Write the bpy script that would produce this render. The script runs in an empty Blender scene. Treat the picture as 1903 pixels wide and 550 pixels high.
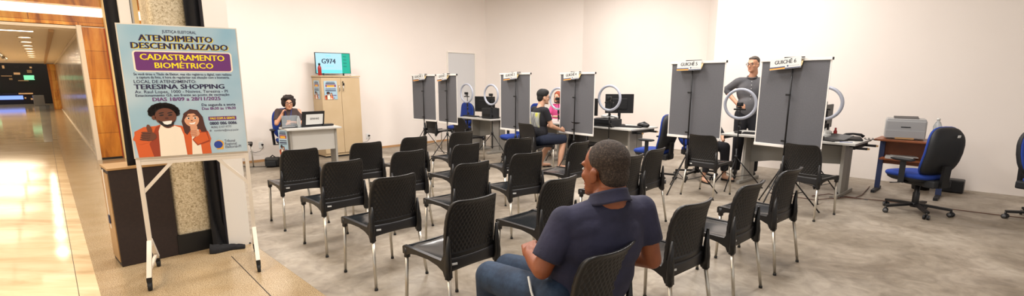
import bpy, bmesh, math, random
from math import sin, cos, pi, radians as R
from mathutils import Vector as V, Matrix as M4
random.seed(5)
SC = bpy.context.scene
COL = SC.collection
# ------------------------------------------------------------------ camera
cam = bpy.data.cameras.new('camera'); cam_o = bpy.data.objects.new('camera', cam); COL.objects.link(cam_o)
cam_o.location = (0, 0, 1.516); cam_o.rotation_euler = (R(90-10.656), 0, 0)
cam.sensor_fit = 'HORIZONTAL'; cam.sensor_width = 36; cam.lens = 36*901.8/1903
cam.shift_x = 0; cam.shift_y = (320.5-275)/1903
cam.clip_start = .05; cam.clip_end = 200
SC.camera = cam_o
SC.view_settings.view_transform = 'Standard'; SC.view_settings.look = 'None'
SC.view_settings.gamma = 1; SC.view_settings.use_curve_mapping = False
SC.view_settings.exposure = 0.0
# ------------------------------------------------------------------ world and lamps
W = bpy.data.worlds.new('world'); SC.world = W; W.use_nodes = True
W.node_tree.nodes['Background'].inputs[0].default_value = (1, .95, .9, 1)
W.node_tree.nodes['Background'].inputs[1].default_value = .75
def area(name, loc, sx, sy, power, col, rot=(0, 0, 0)):
    l = bpy.data.lights.new(name, 'AREA'); l.shape = 'RECTANGLE'; l.size = sx; l.size_y = sy; l.energy = power; l.color = col
    o = bpy.data.objects.new(name, l); COL.objects.link(o); o.location = loc; o.rotation_euler = rot
    return o
UL = V((.683, .730, 0)); NR = V((.7, -.714, 0))        # along the left wall, along the right wall
for i, (a, b) in enumerate(((0.3, 2.6), (2.6, 4.6), (-1.6, 5.0), (0.9, 6.8), (3.3, 7.4), (-1.6, 8.8), (-3.6, 7.0), (1.4, 10.2))):
    area('room_lamp', (a, b, 3.9), 1.3, .35, (78, 84, 90, 96, 92, 96, 90, 104)[i], (1, .955, .920), (0, 0, R(45)))
MA = V((-.690, .724, 0))                                 # mall axis
for k in range(2):
    p = V((-5.6, 5.2, 3.4))+MA*(4.2*k-2)
    area('mall_lamp', p, 2.2, 2.2, (30, 45)[k], (1, .78, .52))
for k in range(6):
    p = V((-8.144, 9.465, 0))+MA*(2+3.6*k)+V((-.730, -.683, 0))*2.2
    area('corridor_fill', (p.x, p.y, 2.42), 2.6, 1.2, (8, 20, 40, 70, 90, 90)[k], (1, .84, .62))  # added fill row brightening the corridor, no fixtures belong to it
for k in range(8):
    p = V((-8.144, 9.465, 0))+MA*(2.75+1.75*k)+V((-.730, -.683, 0))*.78
    area('downlight_lamp', (p.x, p.y, 2.438), .2, .2, 4, (1, .88, .70))
area('mall_lamp', (-6.4, 8.2, 3.4), .9, .9, 24, (1, .70, .38))
area('mall_lamp', (-3.6, 1.6, 3.4), 1.6, 1.6, 95, (1, .76, .50))
# ------------------------------------------------------------------ materials
def s2l(c):
    return tuple(((x/255)/12.92 if x/255 <= .04045 else ((x/255+.055)/1.055)**2.4) for x in c)
MC = {}
def mat(name, rgb, rough=.5, metal=0, spec=.5, emit=0, noise=None, bump=None, trans=0, alpha=1, coat=0):
    """noise=(scale, rgb2, detail, lo, hi); bump=(scale, strength)"""
    if name in MC: return MC[name]
    m = bpy.data.materials.new(name); m.use_nodes = True; nt = m.node_tree; b = nt.nodes['Principled BSDF']
    c = s2l(rgb)+(1,); b.inputs['Base Color'].default_value = (c[0]*.06, c[1]*.06, c[2]*.06, 1) if emit else c
    b.inputs['Roughness'].default_value = rough; b.inputs['Metallic'].default_value = metal
    b.inputs['Specular IOR Level'].default_value = spec
    b.inputs['Transmission Weight'].default_value = trans; b.inputs['Alpha'].default_value = alpha
    b.inputs['Coat Weight'].default_value = coat
    if emit:
        b.inputs['Emission Color'].default_value = c; b.inputs['Emission Strength'].default_value = emit
    tc = nt.nodes.new('ShaderNodeTexCoord')
    if noise:
        n = nt.nodes.new('ShaderNodeTexNoise'); n.inputs['Scale'].default_value = noise[0]; n.inputs['Detail'].default_value = noise[2] if len(noise) > 2 else 6
        nt.links.new(tc.outputs['Object'], n.inputs['Vector'])
        r = nt.nodes.new('ShaderNodeValToRGB')
        r.color_ramp.elements[0].position = noise[3] if len(noise) > 3 else .35; r.color_ramp.elements[1].position = noise[4] if len(noise) > 4 else .65
        r.color_ramp.elements[0].color = c; r.color_ramp.elements[1].color = s2l(noise[1])+(1,)
        nt.links.new(n.outputs['Fac'], r.inputs['Fac']); nt.links.new(r.outputs['Color'], b.inputs['Base Color'])
    if bump:
        n = nt.nodes.new('ShaderNodeTexNoise'); n.inputs['Scale'].default_value = bump[0]; n.inputs['Detail'].default_value = 4
        nt.links.new(tc.outputs['Object'], n.inputs['Vector'])
        bp = nt.nodes.new('ShaderNodeBump'); bp.inputs['Strength'].default_value = bump[1]; bp.inputs['Distance'].default_value = .01
        nt.links.new(n.outputs['Fac'], bp.inputs['Height']); nt.links.new(bp.outputs['Normal'], b.inputs['Normal'])
    MC[name] = m; return m
def ramp(nt, fac, stops):
    r = nt.nodes.new('ShaderNodeValToRGB'); e = r.color_ramp.elements
    while len(e) < len(stops): e.new(.5)
    for k, (p_, c_) in enumerate(stops): e[k].position = p_; e[k].color = s2l(c_)+(1,)
    nt.links.new(fac, r.inputs['Fac']); return r.outputs['Color']
def texmat(name, rough, build, bumpv=0):
    m = bpy.data.materials.new(name); m.use_nodes = True; nt = m.node_tree; b = nt.nodes['Principled BSDF']
    tc = nt.nodes.new('ShaderNodeTexCoord'); b.inputs['Roughness'].default_value = rough
    col, h = build(nt, tc.outputs['Object'], b)
    nt.links.new(col, b.inputs['Base Color'])
    if h is not None and bumpv:
        bp = nt.nodes.new('ShaderNodeBump'); bp.inputs['Strength'].default_value = bumpv; bp.inputs['Distance'].default_value = .005
        nt.links.new(h, bp.inputs['Height']); nt.links.new(bp.outputs['Normal'], b.inputs['Normal'])
    MC[name] = m; return m
def noise(nt, vec, scale, detail=6, dist=0, rough=.5, sv=None):
    if sv:
        mp = nt.nodes.new('ShaderNodeMapping'); nt.links.new(vec, mp.inputs['Vector']); mp.inputs['Scale'].default_value = sv[0]; mp.inputs['Rotation'].default_value = (0, 0, sv[1]); vec = mp.outputs['Vector']
    n = nt.nodes.new('ShaderNodeTexNoise'); n.inputs['Scale'].default_value = scale; n.inputs['Detail'].default_value = detail
    n.inputs['Distortion'].default_value = dist; n.inputs['Roughness'].default_value = rough
    nt.links.new(vec, n.inputs['Vector']); return n.outputs['Fac']
def mix(nt, a, b, fac, mode='MIX'):
    x = nt.nodes.new('ShaderNodeMix'); x.data_type = 'RGBA'; x.blend_type = mode
    if isinstance(fac, float): x.inputs[0].default_value = fac
    else: nt.links.new(fac, x.inputs[0])
    nt.links.new(a, x.inputs[6])
    if isinstance(b, tuple): x.inputs[7].default_value = s2l(b)+(1,)
    else: nt.links.new(b, x.inputs[7])
    return x.outputs[2]
def cement(nt, v, b):
    a = ramp(nt, noise(nt, v, .9, 8, .8, .62), ((.32, (122, 110, 94)), (.5, (155, 144, 129)), (.66, (180, 170, 156))))
    c = ramp(nt, noise(nt, v, 5.5, 8, 1.5, .6), ((.3, (150, 143, 133)), (.7, (255, 255, 252))))
    r = noise(nt, v, 1.3, 5, 1)
    rr = nt.nodes.new('ShaderNodeMapRange'); nt.links.new(r, rr.inputs[0]); rr.inputs[1].default_value = .3; rr.inputs[2].default_value = .7; rr.inputs[3].default_value = .32; rr.inputs[4].default_value = .62
    nt.links.new(rr.outputs[0], b.inputs['Roughness'])
    return mix(nt, a, c, .55, 'MULTIPLY'), noise(nt, v, 30, 4)
texmat('cement', .45, cement, .12)
def granite(nt, v, b):
    a = ramp(nt, noise(nt, v, 150, 3, 0, .7), ((.38, (124, 106, 82)), (.5, (172, 152, 120)), (.62, (196, 178, 148))))
    return mix(nt, a, ramp(nt, noise(nt, v, 3, 3), ((.3, (235, 225, 210)), (.7, (255, 255, 255)))), .8, 'MULTIPLY'), None
texmat('granite_floor', .2, granite)
def granite2(nt, v, b):
    a = ramp(nt, noise(nt, v, 60, 7, .8, .75), ((.34, (128, 112, 84)), (.44, (190, 172, 136)), (.54, (224, 210, 180)), (.7, (238, 228, 204))))
    return a, noise(nt, v, 38, 6, 1.2)
texmat('granite_column', .5, granite2, .3)
def marble(nt, v, b):
    a = ramp(nt, noise(nt, v, 1.2, 7, .6, .6, ((1, 5, 1), R(43))), ((.3, (198, 172, 134)), (.5, (222, 198, 160)), (.7, (234, 212, 176))))
    return a, None
texmat('marble', .08, marble); MC['marble'].node_tree.nodes['Principled BSDF'].inputs['Specular IOR Level'].default_value = .28
def wood(nt, v, b):
    g = ramp(nt, noise(nt, v, 2.2, 7, 1.6, .62, ((1, 1, .16), 0)), ((.34, (160, 94, 20)), (.48, (222, 150, 50)), (.62, (246, 194, 96))))
    br = nt.nodes.new('ShaderNodeTexBrick'); mp = nt.nodes.new('ShaderNodeMapping'); mp.inputs['Rotation'].default_value = (R(90), 0, 0)
    nt.links.new(v, mp.inputs['Vector']); nt.links.new(mp.outputs['Vector'], br.inputs['Vector'])
    br.inputs['Scale'].default_value = 1; br.inputs['Brick Width'].default_value = .9; br.inputs['Row Height'].default_value = .52; br.inputs['Mortar Size'].default_value = .004
    br.inputs['Color1'].default_value = s2l((255, 245, 230))+(1,); br.inputs['Color2'].default_value = s2l((205, 185, 160))+(1,); br.inputs['Mortar'].default_value = s2l((120, 80, 50))+(1,)
    return mix(nt, g, br.outputs['Color'], .9, 'MULTIPLY'), None
texmat('wood', .35, wood)
def plaster(nt, v, b):
    return ramp(nt, noise(nt, v, .6, 5), ((.3, (230, 221, 213)), (.7, (236, 228, 220)))), noise(nt, v, 60, 3)
texmat('plaster', .75, plaster, .05)
def hairm(nt, v, b):
    return ramp(nt, noise(nt, v, 130, 4, 0, .8), ((.36, (28, 20, 16)), (.55, (60, 47, 38)), (.74, (122, 106, 94)))), noise(nt, v, 260, 3)
texmat('short_hair', .8, hairm, 1.0)
def denim(nt, v, b):
    return ramp(nt, noise(nt, v, 6, 8, 0, .75), ((.3, (16, 30, 48)), (.5, (26, 46, 70)), (.72, (46, 68, 94)))), noise(nt, v, 25, 5)
texmat('denim', .8, denim, .5)
mat('black_plastic', (17, 16, 17), .38)
mat('seat_plastic', (24, 28, 31), .16, spec=.6)
mat('band_plastic', (30, 30, 33), .4)
mat('black', (10, 10, 12), .45)
mat('rubber', (22, 22, 22), .7)
mat('steel_leg', (196, 190, 178), .3, .85)
mat('chrome', (215, 215, 215), .15, 1)
mat('label_white', (225, 225, 222), .5)
mat('paper', (206, 206, 202), .7)
mat('blue_fabric', (20, 54, 138), .85, bump=(180, .3))
mat('shell', (22, 24, 28), .6)
mat('grey_panel', (98, 98, 102), .85, noise=(90, (91, 91, 95), 3))
mat('white_rail', (232, 228, 222), .4)
mat('ring_white', (172, 176, 188), .3)
mat('desk_top', (190, 188, 182), .35)
mat('desk_side', (140, 137, 130), .5)
mat('desk_leg', (152, 148, 140), .5)
mat('screen_off', (8, 9, 12), .3)
mat('cabinet', (188, 164, 128), .5, noise=(3, (194, 171, 136), 4))
mat('brown', (34, 22, 20), .6, noise=(40, (42, 28, 24), 3))
mat('tan', (170, 134, 88), .5)
mat('curtain', (20, 19, 22), .9, bump=(30, .4))
mat('cream', (226, 200, 146), .5)
mat('jamb', (234, 228, 218), .7)
mat('dark_side', (44, 44, 54), .7)
mat('door_grey', (204, 204, 204), .5)
mat('base_tan', (182, 138, 92), .6)
mat('frame_white', (214, 204, 188), .35, noise=(4, (222, 212, 198)))
mat('orange', (214, 96, 44), .6); mat('orange_dark', (170, 66, 32), .6)
mat('print_purple', (104, 44, 112), .5); mat('print_navy', (34, 28, 66), .5); mat('print_yellow', (250, 222, 20), .5)
mat('print_cream', (238, 226, 206), .5); mat('print_skin_dark', (104, 60, 42), .5); mat('print_skin', (218, 158, 122), .5)
mat('print_hair', (28, 20, 20), .5); mat('print_hair_brown', (74, 38, 30), .5); mat('print_orange', (206, 92, 38), .5); mat('print_orange_dark', (150, 56, 26), .5)
mat('print_white', (240, 238, 232), .5); mat('print_gold', (230, 170, 50), .5); mat('print_blue', (40, 64, 150), .5); mat('print_grey', (110, 116, 130), .5)
mat('sign_orange', (226, 150, 50), .5); mat('sign_navy', (44, 56, 92), .5); mat('ink', (18, 18, 22), .5)
mat('skin_a', (128, 70, 42), .5, noise=(14, (144, 82, 50))); mat('skin_b', (206, 158, 130), .5); mat('skin_c', (196, 142, 112), .5)
mat('navy_shirt', (33, 34, 56), .85, noise=(9, (46, 46, 70), 6), bump=(22, .35))
mat('dark_cloth', (24, 24, 30), .9); mat('grey_shirt', (74, 74, 78), .85, noise=(5, (92, 90, 92))); mat('brown_shirt', (64, 50, 48), .85)
mat('shorts_navy', (24, 32, 52), .9); mat('pink_cloth', (214, 80, 140), .8); mat('hair_black', (14, 12, 12), .7, bump=(60, .8)); mat('hair_curly', (34, 22, 18), .8, bump=(70, 1))
mat('hair_grey', (70, 62, 56), .7); mat('hair_red', (140, 60, 30), .7)
mat('wood_desk', (122, 66, 34), .4, noise=(6, (140, 78, 42)))
mat('printer', (152, 152, 152), .4); mat('printer_dark', (50, 50, 52), .5)
mat('bottle', (216, 224, 228), .1, trans=.7, spec=.5); mat('red', (150, 26, 24), .35)
mat('key_metal', (190, 190, 190), .25, .9)
mat('glass', (216, 202, 178), .14, alpha=.8, noise=(1.2, (196, 180, 156)))
mat('mall_ceiling', (226, 212, 190), .5); mat('shop_dark', (26, 16, 9), .6); mat('grey_tile', (128, 120, 108), .2)
mat('led', (255, 240, 212), emit=2.0); mat('downlight', (255, 240, 214), emit=9)
mat('tv_screen', (186, 236, 250), .5, emit=.95); mat('tv_teal', (20, 190, 160), .3, emit=.9); mat('tv_ink', (30, 60, 120), .4, emit=.25); mat('tv_bar', (120, 236, 240), .4, emit=1.0)
mat('monitor_lit', (150, 180, 214), .3, emit=.8)
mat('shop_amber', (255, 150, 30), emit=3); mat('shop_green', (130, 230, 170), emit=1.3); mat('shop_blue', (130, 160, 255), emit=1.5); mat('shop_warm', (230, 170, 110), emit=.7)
mat('cable', (92, 58, 44), .6); mat('cable_grey', (90, 90, 90), .6)
# ------------------------------------------------------------------ mesh helpers
class MB:
    def __init__(s, smooth=False):
        s.b = bmesh.new(); s.m = []; s.sm = smooth
    def mi(s, m):
        m = MC[m]
        if m not in s.m: s.m.append(m)
        return s.m.index(m)
    def faces(s, verts, faces, m, smooth=None, X=None):
        i = s.mi(m); vs = [s.b.verts.new(X @ V(v) if X else v) for v in verts]
        for f in faces:
            try: fa = s.b.faces.new([vs[k] for k in f])
            except ValueError: continue
            fa.material_index = i; fa.smooth = s.sm if smooth is None else smooth
        return s
    def box(s, c, d, m, rz=0, bev=0, rx=0, ry=0, X=None):
        t = bmesh.new(); bmesh.ops.create_cube(t, size=1)
        for v in t.verts: v.co = V((v.co.x*d[0], v.co.y*d[1], v.co.z*d[2]))
        if bev: bmesh.ops.bevel(t, geom=t.edges[:], offset=bev, segments=2, profile=.6, affect='EDGES')
        T = M4.Translation(c) @ M4.Rotation(rz, 4, 'Z') @ M4.Rotation(ry, 4, 'Y') @ M4.Rotation(rx, 4, 'X')
        if X: T = X @ T
        t.verts.index_update()
        s.faces([T @ v.co for v in t.verts], [[v.index for v in f.verts] for f in t.faces], m, False); t.free(); return s
    def tube(s, pts, r, m, n=10, cap=True, closed=False, X=None):
        pts = [V(p) for p in pts]; k = len(pts); rs = r if isinstance(r, (list, tuple)) else [r]*k
        vs = []; up = None
        for i, p in enumerate(pts):
            if closed: d = pts[(i+1) % k]-pts[i-1]
            else: d = pts[min(i+1, k-1)]-pts[max(i-1, 0)]
            d.normalize()
            if up is None: up = V((0, 0, 1)) if abs(d.z) < .9 else V((1, 0, 0))
            a = d.cross(up); 
            if a.length < 1e-4: a = d.cross(V((0, 1, 0)))
            a.normalize(); b_ = a.cross(d).normalized(); up = b_
            for j in range(n):
                t = 2*pi*j/n; vs.append(p+(a*cos(t)+b_*sin(t))*rs[i])
        fs = []
        for i in range(k if closed else k-1):
            for j in range(n):
                a0 = i*n+j; a1 = i*n+(j+1) % n; b0 = ((i+1) % k)*n+j; b1 = ((i+1) % k)*n+(j+1) % n
                fs.append((a0, a1, b1, b0))
        if cap and not closed: fs += [tuple(range(n))[::-1], tuple((k-1)*n+j for j in range(n))]
        return s.faces(vs, fs, m, True, X)
    def bar(s, a, b, w, h, m, X=None):
        a, b = V(a), V(b); d = b-a; L = d.length; q = d.to_track_quat('X', 'Z').to_matrix().to_4x4()
        T = M4.Translation((a+b)/2) @ q
        if X: T = X @ T
        return s.box((0, 0, 0), (L, w, h), m, X=T)
    def lathe(s, prof, m, c=(0, 0, 0), n=24, X=None, cap=True):
        vs = []; fs = []; c = V(c)
        for r, z in prof:
            for j in range(n): vs.append(c+V((r*cos(2*pi*j/n), r*sin(2*pi*j/n), z)))
        for i in range(len(prof)-1):
            for j in range(n): fs.append((i*n+j, i*n+(j+1) % n, (i+1)*n+(j+1) % n, (i+1)*n+j))
        if cap and prof[0][0] > 1e-5: fs.append(tuple(range(n))[::-1])
        if cap and prof[-1][0] > 1e-5: fs.append(tuple((len(prof)-1)*n+j for j in range(n)))
        return s.faces(vs, fs, m, True, X)
    def ell(s, c, r, m, n=14, X=None, rot=None):
        vs = []; fs = []; k = n//2+1
        for i in range(k+1):
            a = pi*i/k
            for j in range(n):
                p = V((r[0]*sin(a)*cos(2*pi*j/n), r[1]*sin(a)*sin(2*pi*j/n), r[2]*cos(a)))
                if rot: p = rot @ p
                vs.append(V(c)+p)
        for i in range(k):
            for j in range(n): fs.append((i*n+j, (i+1)*n+j, (i+1)*n+(j+1) % n, i*n+(j+1) % n))
        s.faces(vs, fs, m, True, X); return s
    def prism(s, poly, axis, lo, hi, m, smooth=False, X=None):
        """poly of 2D points; axis 0: (y,z) extruded in x; 1: (x,z) in y; 2: (x,y) in z"""
        n = len(poly)
        def P(p, h): return {0: (h, p[0], p[1]), 1: (p[0], h, p[1]), 2: (p[0], p[1], h)}[axis]
        vs = [P(p, lo) for p in poly]+[P(p, hi) for p in poly]
        fs = [tuple(range(n)), tuple(range(2*n-1, n-1, -1))]+[(i, i+n, (i+1) % n+n, (i+1) % n) for i in range(n)]
        return s.faces(vs, fs, m, smooth, X)
    def shell(s, nu, nv, f, g, m, m2=None, X=None):
        """closed shell between surfaces f(u,v) and g(u,v), u,v in 0..1"""
        A = [V(f(i/nu, j/nv)) for i in range(nu+1) for j in range(nv+1)]; B = [V(g(i/nu, j/nv)) for i in range(nu+1) for j in range(nv+1)]
        N = len(A); id_ = lambda i, j: i*(nv+1)+j
        fa = [(id_(i, j), id_(i+1, j), id_(i+1, j+1), id_(i, j+1)) for i in range(nu) for j in range(nv)]
        fb = [tuple(N+k for k in q[::-1]) for q in fa]
        e = []
        for i in range(nu): e += [(id_(i+1, 0), id_(i, 0), N+id_(i, 0), N+id_(i+1, 0)), (id_(i, nv), id_(i+1, nv), N+id_(i+1, nv), N+id_(i, nv))]
        for j in range(nv): e += [(id_(0, j), id_(0, j+1), N+id_(0, j+1), N+id_(0, j)), (id_(nu, j+1), id_(nu, j), N+id_(nu, j), N+id_(nu, j+1))]
        s.faces(A+B, fa+fb+e, m, True, X); return s
    def text(s, txt, size, m, X, bold=0, align='CENTER', width=None, depth=.0):
        if bold > .018:
            for q in (-1, -.5, 0, .5, 1): s.text(txt, size, m, X @ M4.Translation((q*bold*size, 0, q*1e-5)), .0, align, width, depth)
            return s
        c = bpy.data.curves.new('t', 'FONT'); c.body = txt; c.size = size; c.align_x = align; c.align_y = 'CENTER'; c.offset = bold*size; c.resolution_u = 2; c.extrude = depth
        o = bpy.data.objects.new('t', c); me = bpy.data.meshes.new_from_object(o)
        if me is None: return s
        xs = [v.co.x for v in me.vertices]
        k = 1
        if width and xs: k = width/(max(xs)-min(xs))
        s.faces([V((v.co.x*k, v.co.y, v.co.z)) for v in me.vertices], [tuple(p.vertices) for p in me.polygons], m, False, X)
        bpy.data.objects.remove(o); bpy.data.curves.remove(c); bpy.data.meshes.remove(me); return s
    def build(s, name, parent=None, loc=None, rz=0, recalc=True):
        if recalc: bmesh.ops.recalc_face_normals(s.b, faces=s.b.faces[:])
        me = bpy.data.meshes.new(name); s.b.to_mesh(me); s.b.free()
        for m in s.m: me.materials.append(m)
        o = bpy.data.objects.new(name, me); COL.objects.link(o)
        if parent: o.parent = parent
        if loc: o.location = loc
        if rz: o.rotation_euler = (0, 0, rz)
        return o
def tag(o, label=None, cat=None, group=None, kind=None):
    if label: o['label'] = label
    if cat: o['category'] = cat
    if group: o['group'] = group
    if kind: o['kind'] = kind
    return o
def thing(name, loc, rz, label, cat, group=None):
    o = bpy.data.objects.new(name, None); COL.objects.link(o); o.location = loc; o.rotation_euler = (0, 0, rz); o.empty_display_size = .1
    return tag(o, label, cat, group)
KIDS = {}
def kids(o): return [c for c in bpy.data.objects if c.parent == o]
def dup(root, loc, rz, label, group=None):
    r = root.copy(); COL.objects.link(r); r.location = loc; r.rotation_euler = (0, 0, rz); r['label'] = label
    if group: r['group'] = group
    for ch in kids(root):
        c = ch.copy(); COL.objects.link(c); c.parent = r
        for g in kids(ch):
            d = g.copy(); COL.objects.link(d); d.parent = c
    return r
def at(x, y, z, rz): return M4.Translation((x, y, z)) @ M4.Rotation(rz, 4, 'Z')
def structure(mb, name): return tag(mb.build(name), kind='structure')
def quadwall(mb, a, b, z0, z1, m, t=.1, flip=1):
    """vertical slab from a to b, thickness t to the side away from the camera"""
    a, b = V((a[0], a[1], 0)), V((b[0], b[1], 0)); d = (b-a).normalized(); n = V((-d.y, d.x, 0))
    if n.dot((a+b)/2) < 0: n = -n
    n *= t*flip
    p = [a, b, b+n, a+n]
    return mb.prism([(q.x, q.y) for q in p], 2, z0, z1, m)
# rounded outline
def rrect(x0, y0, x1, y1, r, n=5):
    o = []
    for cx, cy, a0 in ((x1-r, y1-r, 0), (x0+r, y1-r, 90), (x0+r, y0+r, 180), (x1-r, y0+r, 270)):
        for k in range(n+1):
            a = R(a0+90*k/n); o.append((cx+r*cos(a), cy+r*sin(a)))
    return o
# ------------------------------------------------------------------ the setting
L0 = V((-4.82, 9.14, 0)); LE = V((-.722, 13.52, 0))
LS = L0-UL*.9
# floor
g = [(-2.352, 4.293), (-1.335, 3.261)]; gd = V((g[1][0]-g[0][0], g[1][1]-g[0][1], 0)).normalized()
ga = V((g[0][0], g[0][1], 0))-gd*4.55; gb = V((g[1][0], g[1][1], 0))+gd*7
mb = MB(); mb.prism([(ga.x, ga.y), (gb.x, gb.y), (14, gb.y), (14, 18), (ga.x+7, 18), (-5.6, 8.4)], 2, -.05, 0, 'cement'); structure(mb, 'floor')
nrm = V((-.724, -.690, 0))
def strip(lo, hi, m, name, z=0, s0=-60, s1=9):
    p0 = V((-1.335, 3.261, 0)); P = []
    for q, s in ((lo, s0), (lo, s1), (hi, s1), (hi, s0)):
        v = p0+nrm*q+(-MA)*s; P.append((v.x, v.y))
    m_ = MB(); m_.prism(P, 2, z-.05, z, m); return structure(m_, name)
strip(-.5, 1.17, 'granite_floor', 'floor_granite', -.0006)
strip(1.17, 1.281, 'marble', 'floor_border')
strip(1.285, 14, 'marble', 'floor_mall')
strip(1.281, 1.285, 'brown', 'trim_8', -.0005)
mb = MB(); mb.bar((-2.474, 4.068, .0008), (-1.20, 2.68, .0008), .006, .001, 'brown'); structure(mb, 'trim_7')
# walls
mb = MB(); quadwall(mb, LS, LE, 0, 4.2, 'plaster', .15); structure(mb, 'wall_left')
mb = MB(); quadwall(mb, (-.722, 13.52), (1.803, 12.775), 0, 4.2, 'plaster', .15); structure(mb, 'wall_middle')
mb = MB(); quadwall(mb, (1.803, 12.775), (4.16, 10.486), 0, 4.2, 'plaster', .15); structure(mb, 'wall_recess')
mb = MB(); quadwall(mb, (4.113, 10.531), (3.773, 9.308), 0, 4.2, 'plaster', .02); structure(mb, 'wall_column')
mb = MB(); quadwall(mb, (3.773, 9.308), (9.6, 3.61), 0, 4.2, 'plaster', .15); structure(mb, 'wall_right')
mb = MB(); quadwall(mb, LS-V((0, 0, 0)), LS+MA*3, 0, 4.2, 'plaster', -.15); structure(mb, 'wall_side')
mb = MB(); nl = V((.730, -.683, 0)); a = LS+nl*.006+UL*.1; b = LE+nl*.006-UL*.05
quadwall(mb, a, b, 0, .045, 'base_tan', .008); structure(mb, 'baseboard_left')
mb = MB(); mb.prism([(-5.6, 8.2), (gb.x, gb.y), (12, gb.y), (12, 16), (-1, 16)], 2, 4.2, 4.3, 'plaster'); structure(mb, 'ceiling')
# door in the left wall
mb = MB(); a = L0+UL*4.66; b = L0+UL*5.60
quadwall(mb, a+nl*.012, b+nl*.012, 0, 2.22, 'door_grey', .014)
for q in (a, b): mb.box((q+nl*.014+V((0, 0, 1.11))), (.03, .03, 2.24), 'jamb', R(46.9))
mb.bar(a+nl*.014+V((0, 0, 2.24)), b+nl*.014+V((0, 0, 2.24)), .03, .03, 'jamb'); structure(mb, 'door_1')
# storefront line : jamb, frame post, granite column
FU = V((.680, .733, 0)); FN = V((.733, -.680, 0))
def fr(p): return V((p[0], p[1], 0))
mb = MB(); J0 = V((-2.604, 4.268, 0)); J1 = J0+FU*.185
mb.prism([(p.x, p.y) for p in (J0, J1, J1-FN*.28, J0-FN*.28)], 2, 0, 4.2, 'jamb')
mb.prism([(p.x, p.y) for p in (J0-FN*.005-FU*.004, J0-FU*.002-FN*.005, J0-FN*.28-FU*.002, J0-FN*.28-FU*.004)], 2, 0, 2.3, 'dark_side'); structure(mb, 'wall_jamb')
mb = MB(); c0 = V((-2.952, 4.113, 0)); c1 = V((-2.770, 4.313, 0)); mid = (c0+c1)/2-FN*.17
w = (c1-c0).length
X = at(mid.x, mid.y, 0, math.atan2(.733, .680))
mb.prism(rrect(-w/2, -.16, w/2, .16, .03), 2, .175, 4.2, 'granite_column', X=X)
mb.box((0, -.035, .0875), (w+.02, .30, .175), 'black', X=X); structure(mb, 'trim_1')
mb = MB(); p = V((-3.05, 4.0, 0))-FN*.06
X = at(p.x, p.y, 0, math.atan2(.733, .680))
mb.box((0, 0, 1.9), (.075, .06, 3.8), 'jamb', X=X); mb.box((.05, .01, 1.9), (.018, .03, 3.8), 'frame_white', X=X); mb.box((.0385, -.02, 1.9), (.004, .025, 3.8), 'black', X=X); structure(mb, 'trim_2')
# mall portal: wood post, cream pilaster, header with LED cove
A0 = V((-8.046, 9.398, 0)); X0 = at(A0.x, A0.y, 0, math.atan2(.730, .683))
mb = MB(); mb.box((.165, .1, 1.26), (.33, .2, 2.50), 'wood', X=X0); mb.box((-.03, .06, 1.27), (.07, .16, 2.54), 'mall_ceiling', X=X0); mb.box((.337, -.003, 1.26), (.014, .02, 2.5), 'orange_dark', X=X0)
mb.box((.165, -.004, .02), (.34, .01, .04), 'black', X=X0); structure(mb, 'trim_3')
mb = MB(); mb.box((.62, .05, 2.1), (.54, .3, 4.2), 'cream', X=X0); structure(mb, 'wall_pilaster')
mb = MB(); mb.box((-3, .3, 2.625), (10.4, .5, .17), 'wood', X=X0); mb.box((-3, .3, 3.2), (10.4, .5, .60), 'wood', X=X0)
mb.box((-3, .26, 2.50), (10.4, .5, .05), 'mall_ceiling', X=X0)
structure(mb, 'wall_header')
mb = MB(); mb.box((-3, .2, 2.80), (10.4, .28, .15), 'led', X=X0); tag(mb.build('cove_light'), 'long glowing light strip set in the wooden header over the mall corridor', 'light')
# corridor ceiling, glass front, far shop
G0 = V((-8.144, 9.465, 0))
def corr(s, q): v = G0+MA*s+V((-.730, -.683, 0))*q; return v       # s along the corridor, q to the left of the glass
mb = MB(); P = [corr(.1, -1.0), corr(.1, 7), corr(25, 7), corr(25, -1.0)]
mb.prism([(p.x, p.y) for p in P], 2, 2.46, 2.56, 'mall_ceiling'); structure(mb, 'ceiling_mall')
mb = MB(); P = [corr(.1, .35), corr(.1, .42), corr(24, .42), corr(24, .35)]; mb.prism([(p.x, p.y) for p in P], 2, 2.41, 2.46, 'tan'); structure(mb, 'trim_9')
mb = MB(); a = corr(0, 0); b = corr(32, 0)
for k in range(12):
    p, q = corr(2.7*k+.02, 0), corr(2.7*k+2.66, 0); quadwall(mb, p, q, .02, 2.42, 'glass', .02)
mb.bar(a+V((0, 0, 2.43)), b+V((0, 0, 2.43)), .05, .05, 'mall_ceiling'); mb.bar(a+V((0, 0, .012)), b+V((0, 0, .012)), .05, .03, 'mall_ceiling')
structure(mb, 'window_1')
mb = MB(); quadwall(mb, corr(0, -.9), corr(34, -.9), 0, 2.45, 'cream', .1); structure(mb, 'wall_shop')
mb = MB(); quadwall(mb, corr(24, .0), corr(24, .32), 0, 2.42, 'wood', .1); structure(mb, 'trim_4')
strip(5.72-2.0, 5.73-2.0, 'brown', 'trim_5', .0004, -40, 0)
mb = MB(); P = [corr(4.5, .62), corr(4.5, .78), corr(31, .95), corr(31, .45)]
mb.prism([(p.x, p.y) for p in P], 2, -.02, .002, 'grey_tile'); structure(mb, 'floor_tile_strip')
mb = MB(); P = [corr(34, -8), corr(34, 16)]; quadwall(mb, P[0], P[1], 0, 5, 'shop_dark', .3)
for k in range(14):
    p = corr(33.9, 1.5+.75*k)
    mb.box(p+V((0, 0, 1.55+.3*(k % 2))), (.5, .06, .03), 'shop_warm', R(46)); mb.box(p+V((0, 0, .7)), (.68, .3, .08), 'shop_warm' if k % 3 == 0 else 'brown', R(46))
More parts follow.
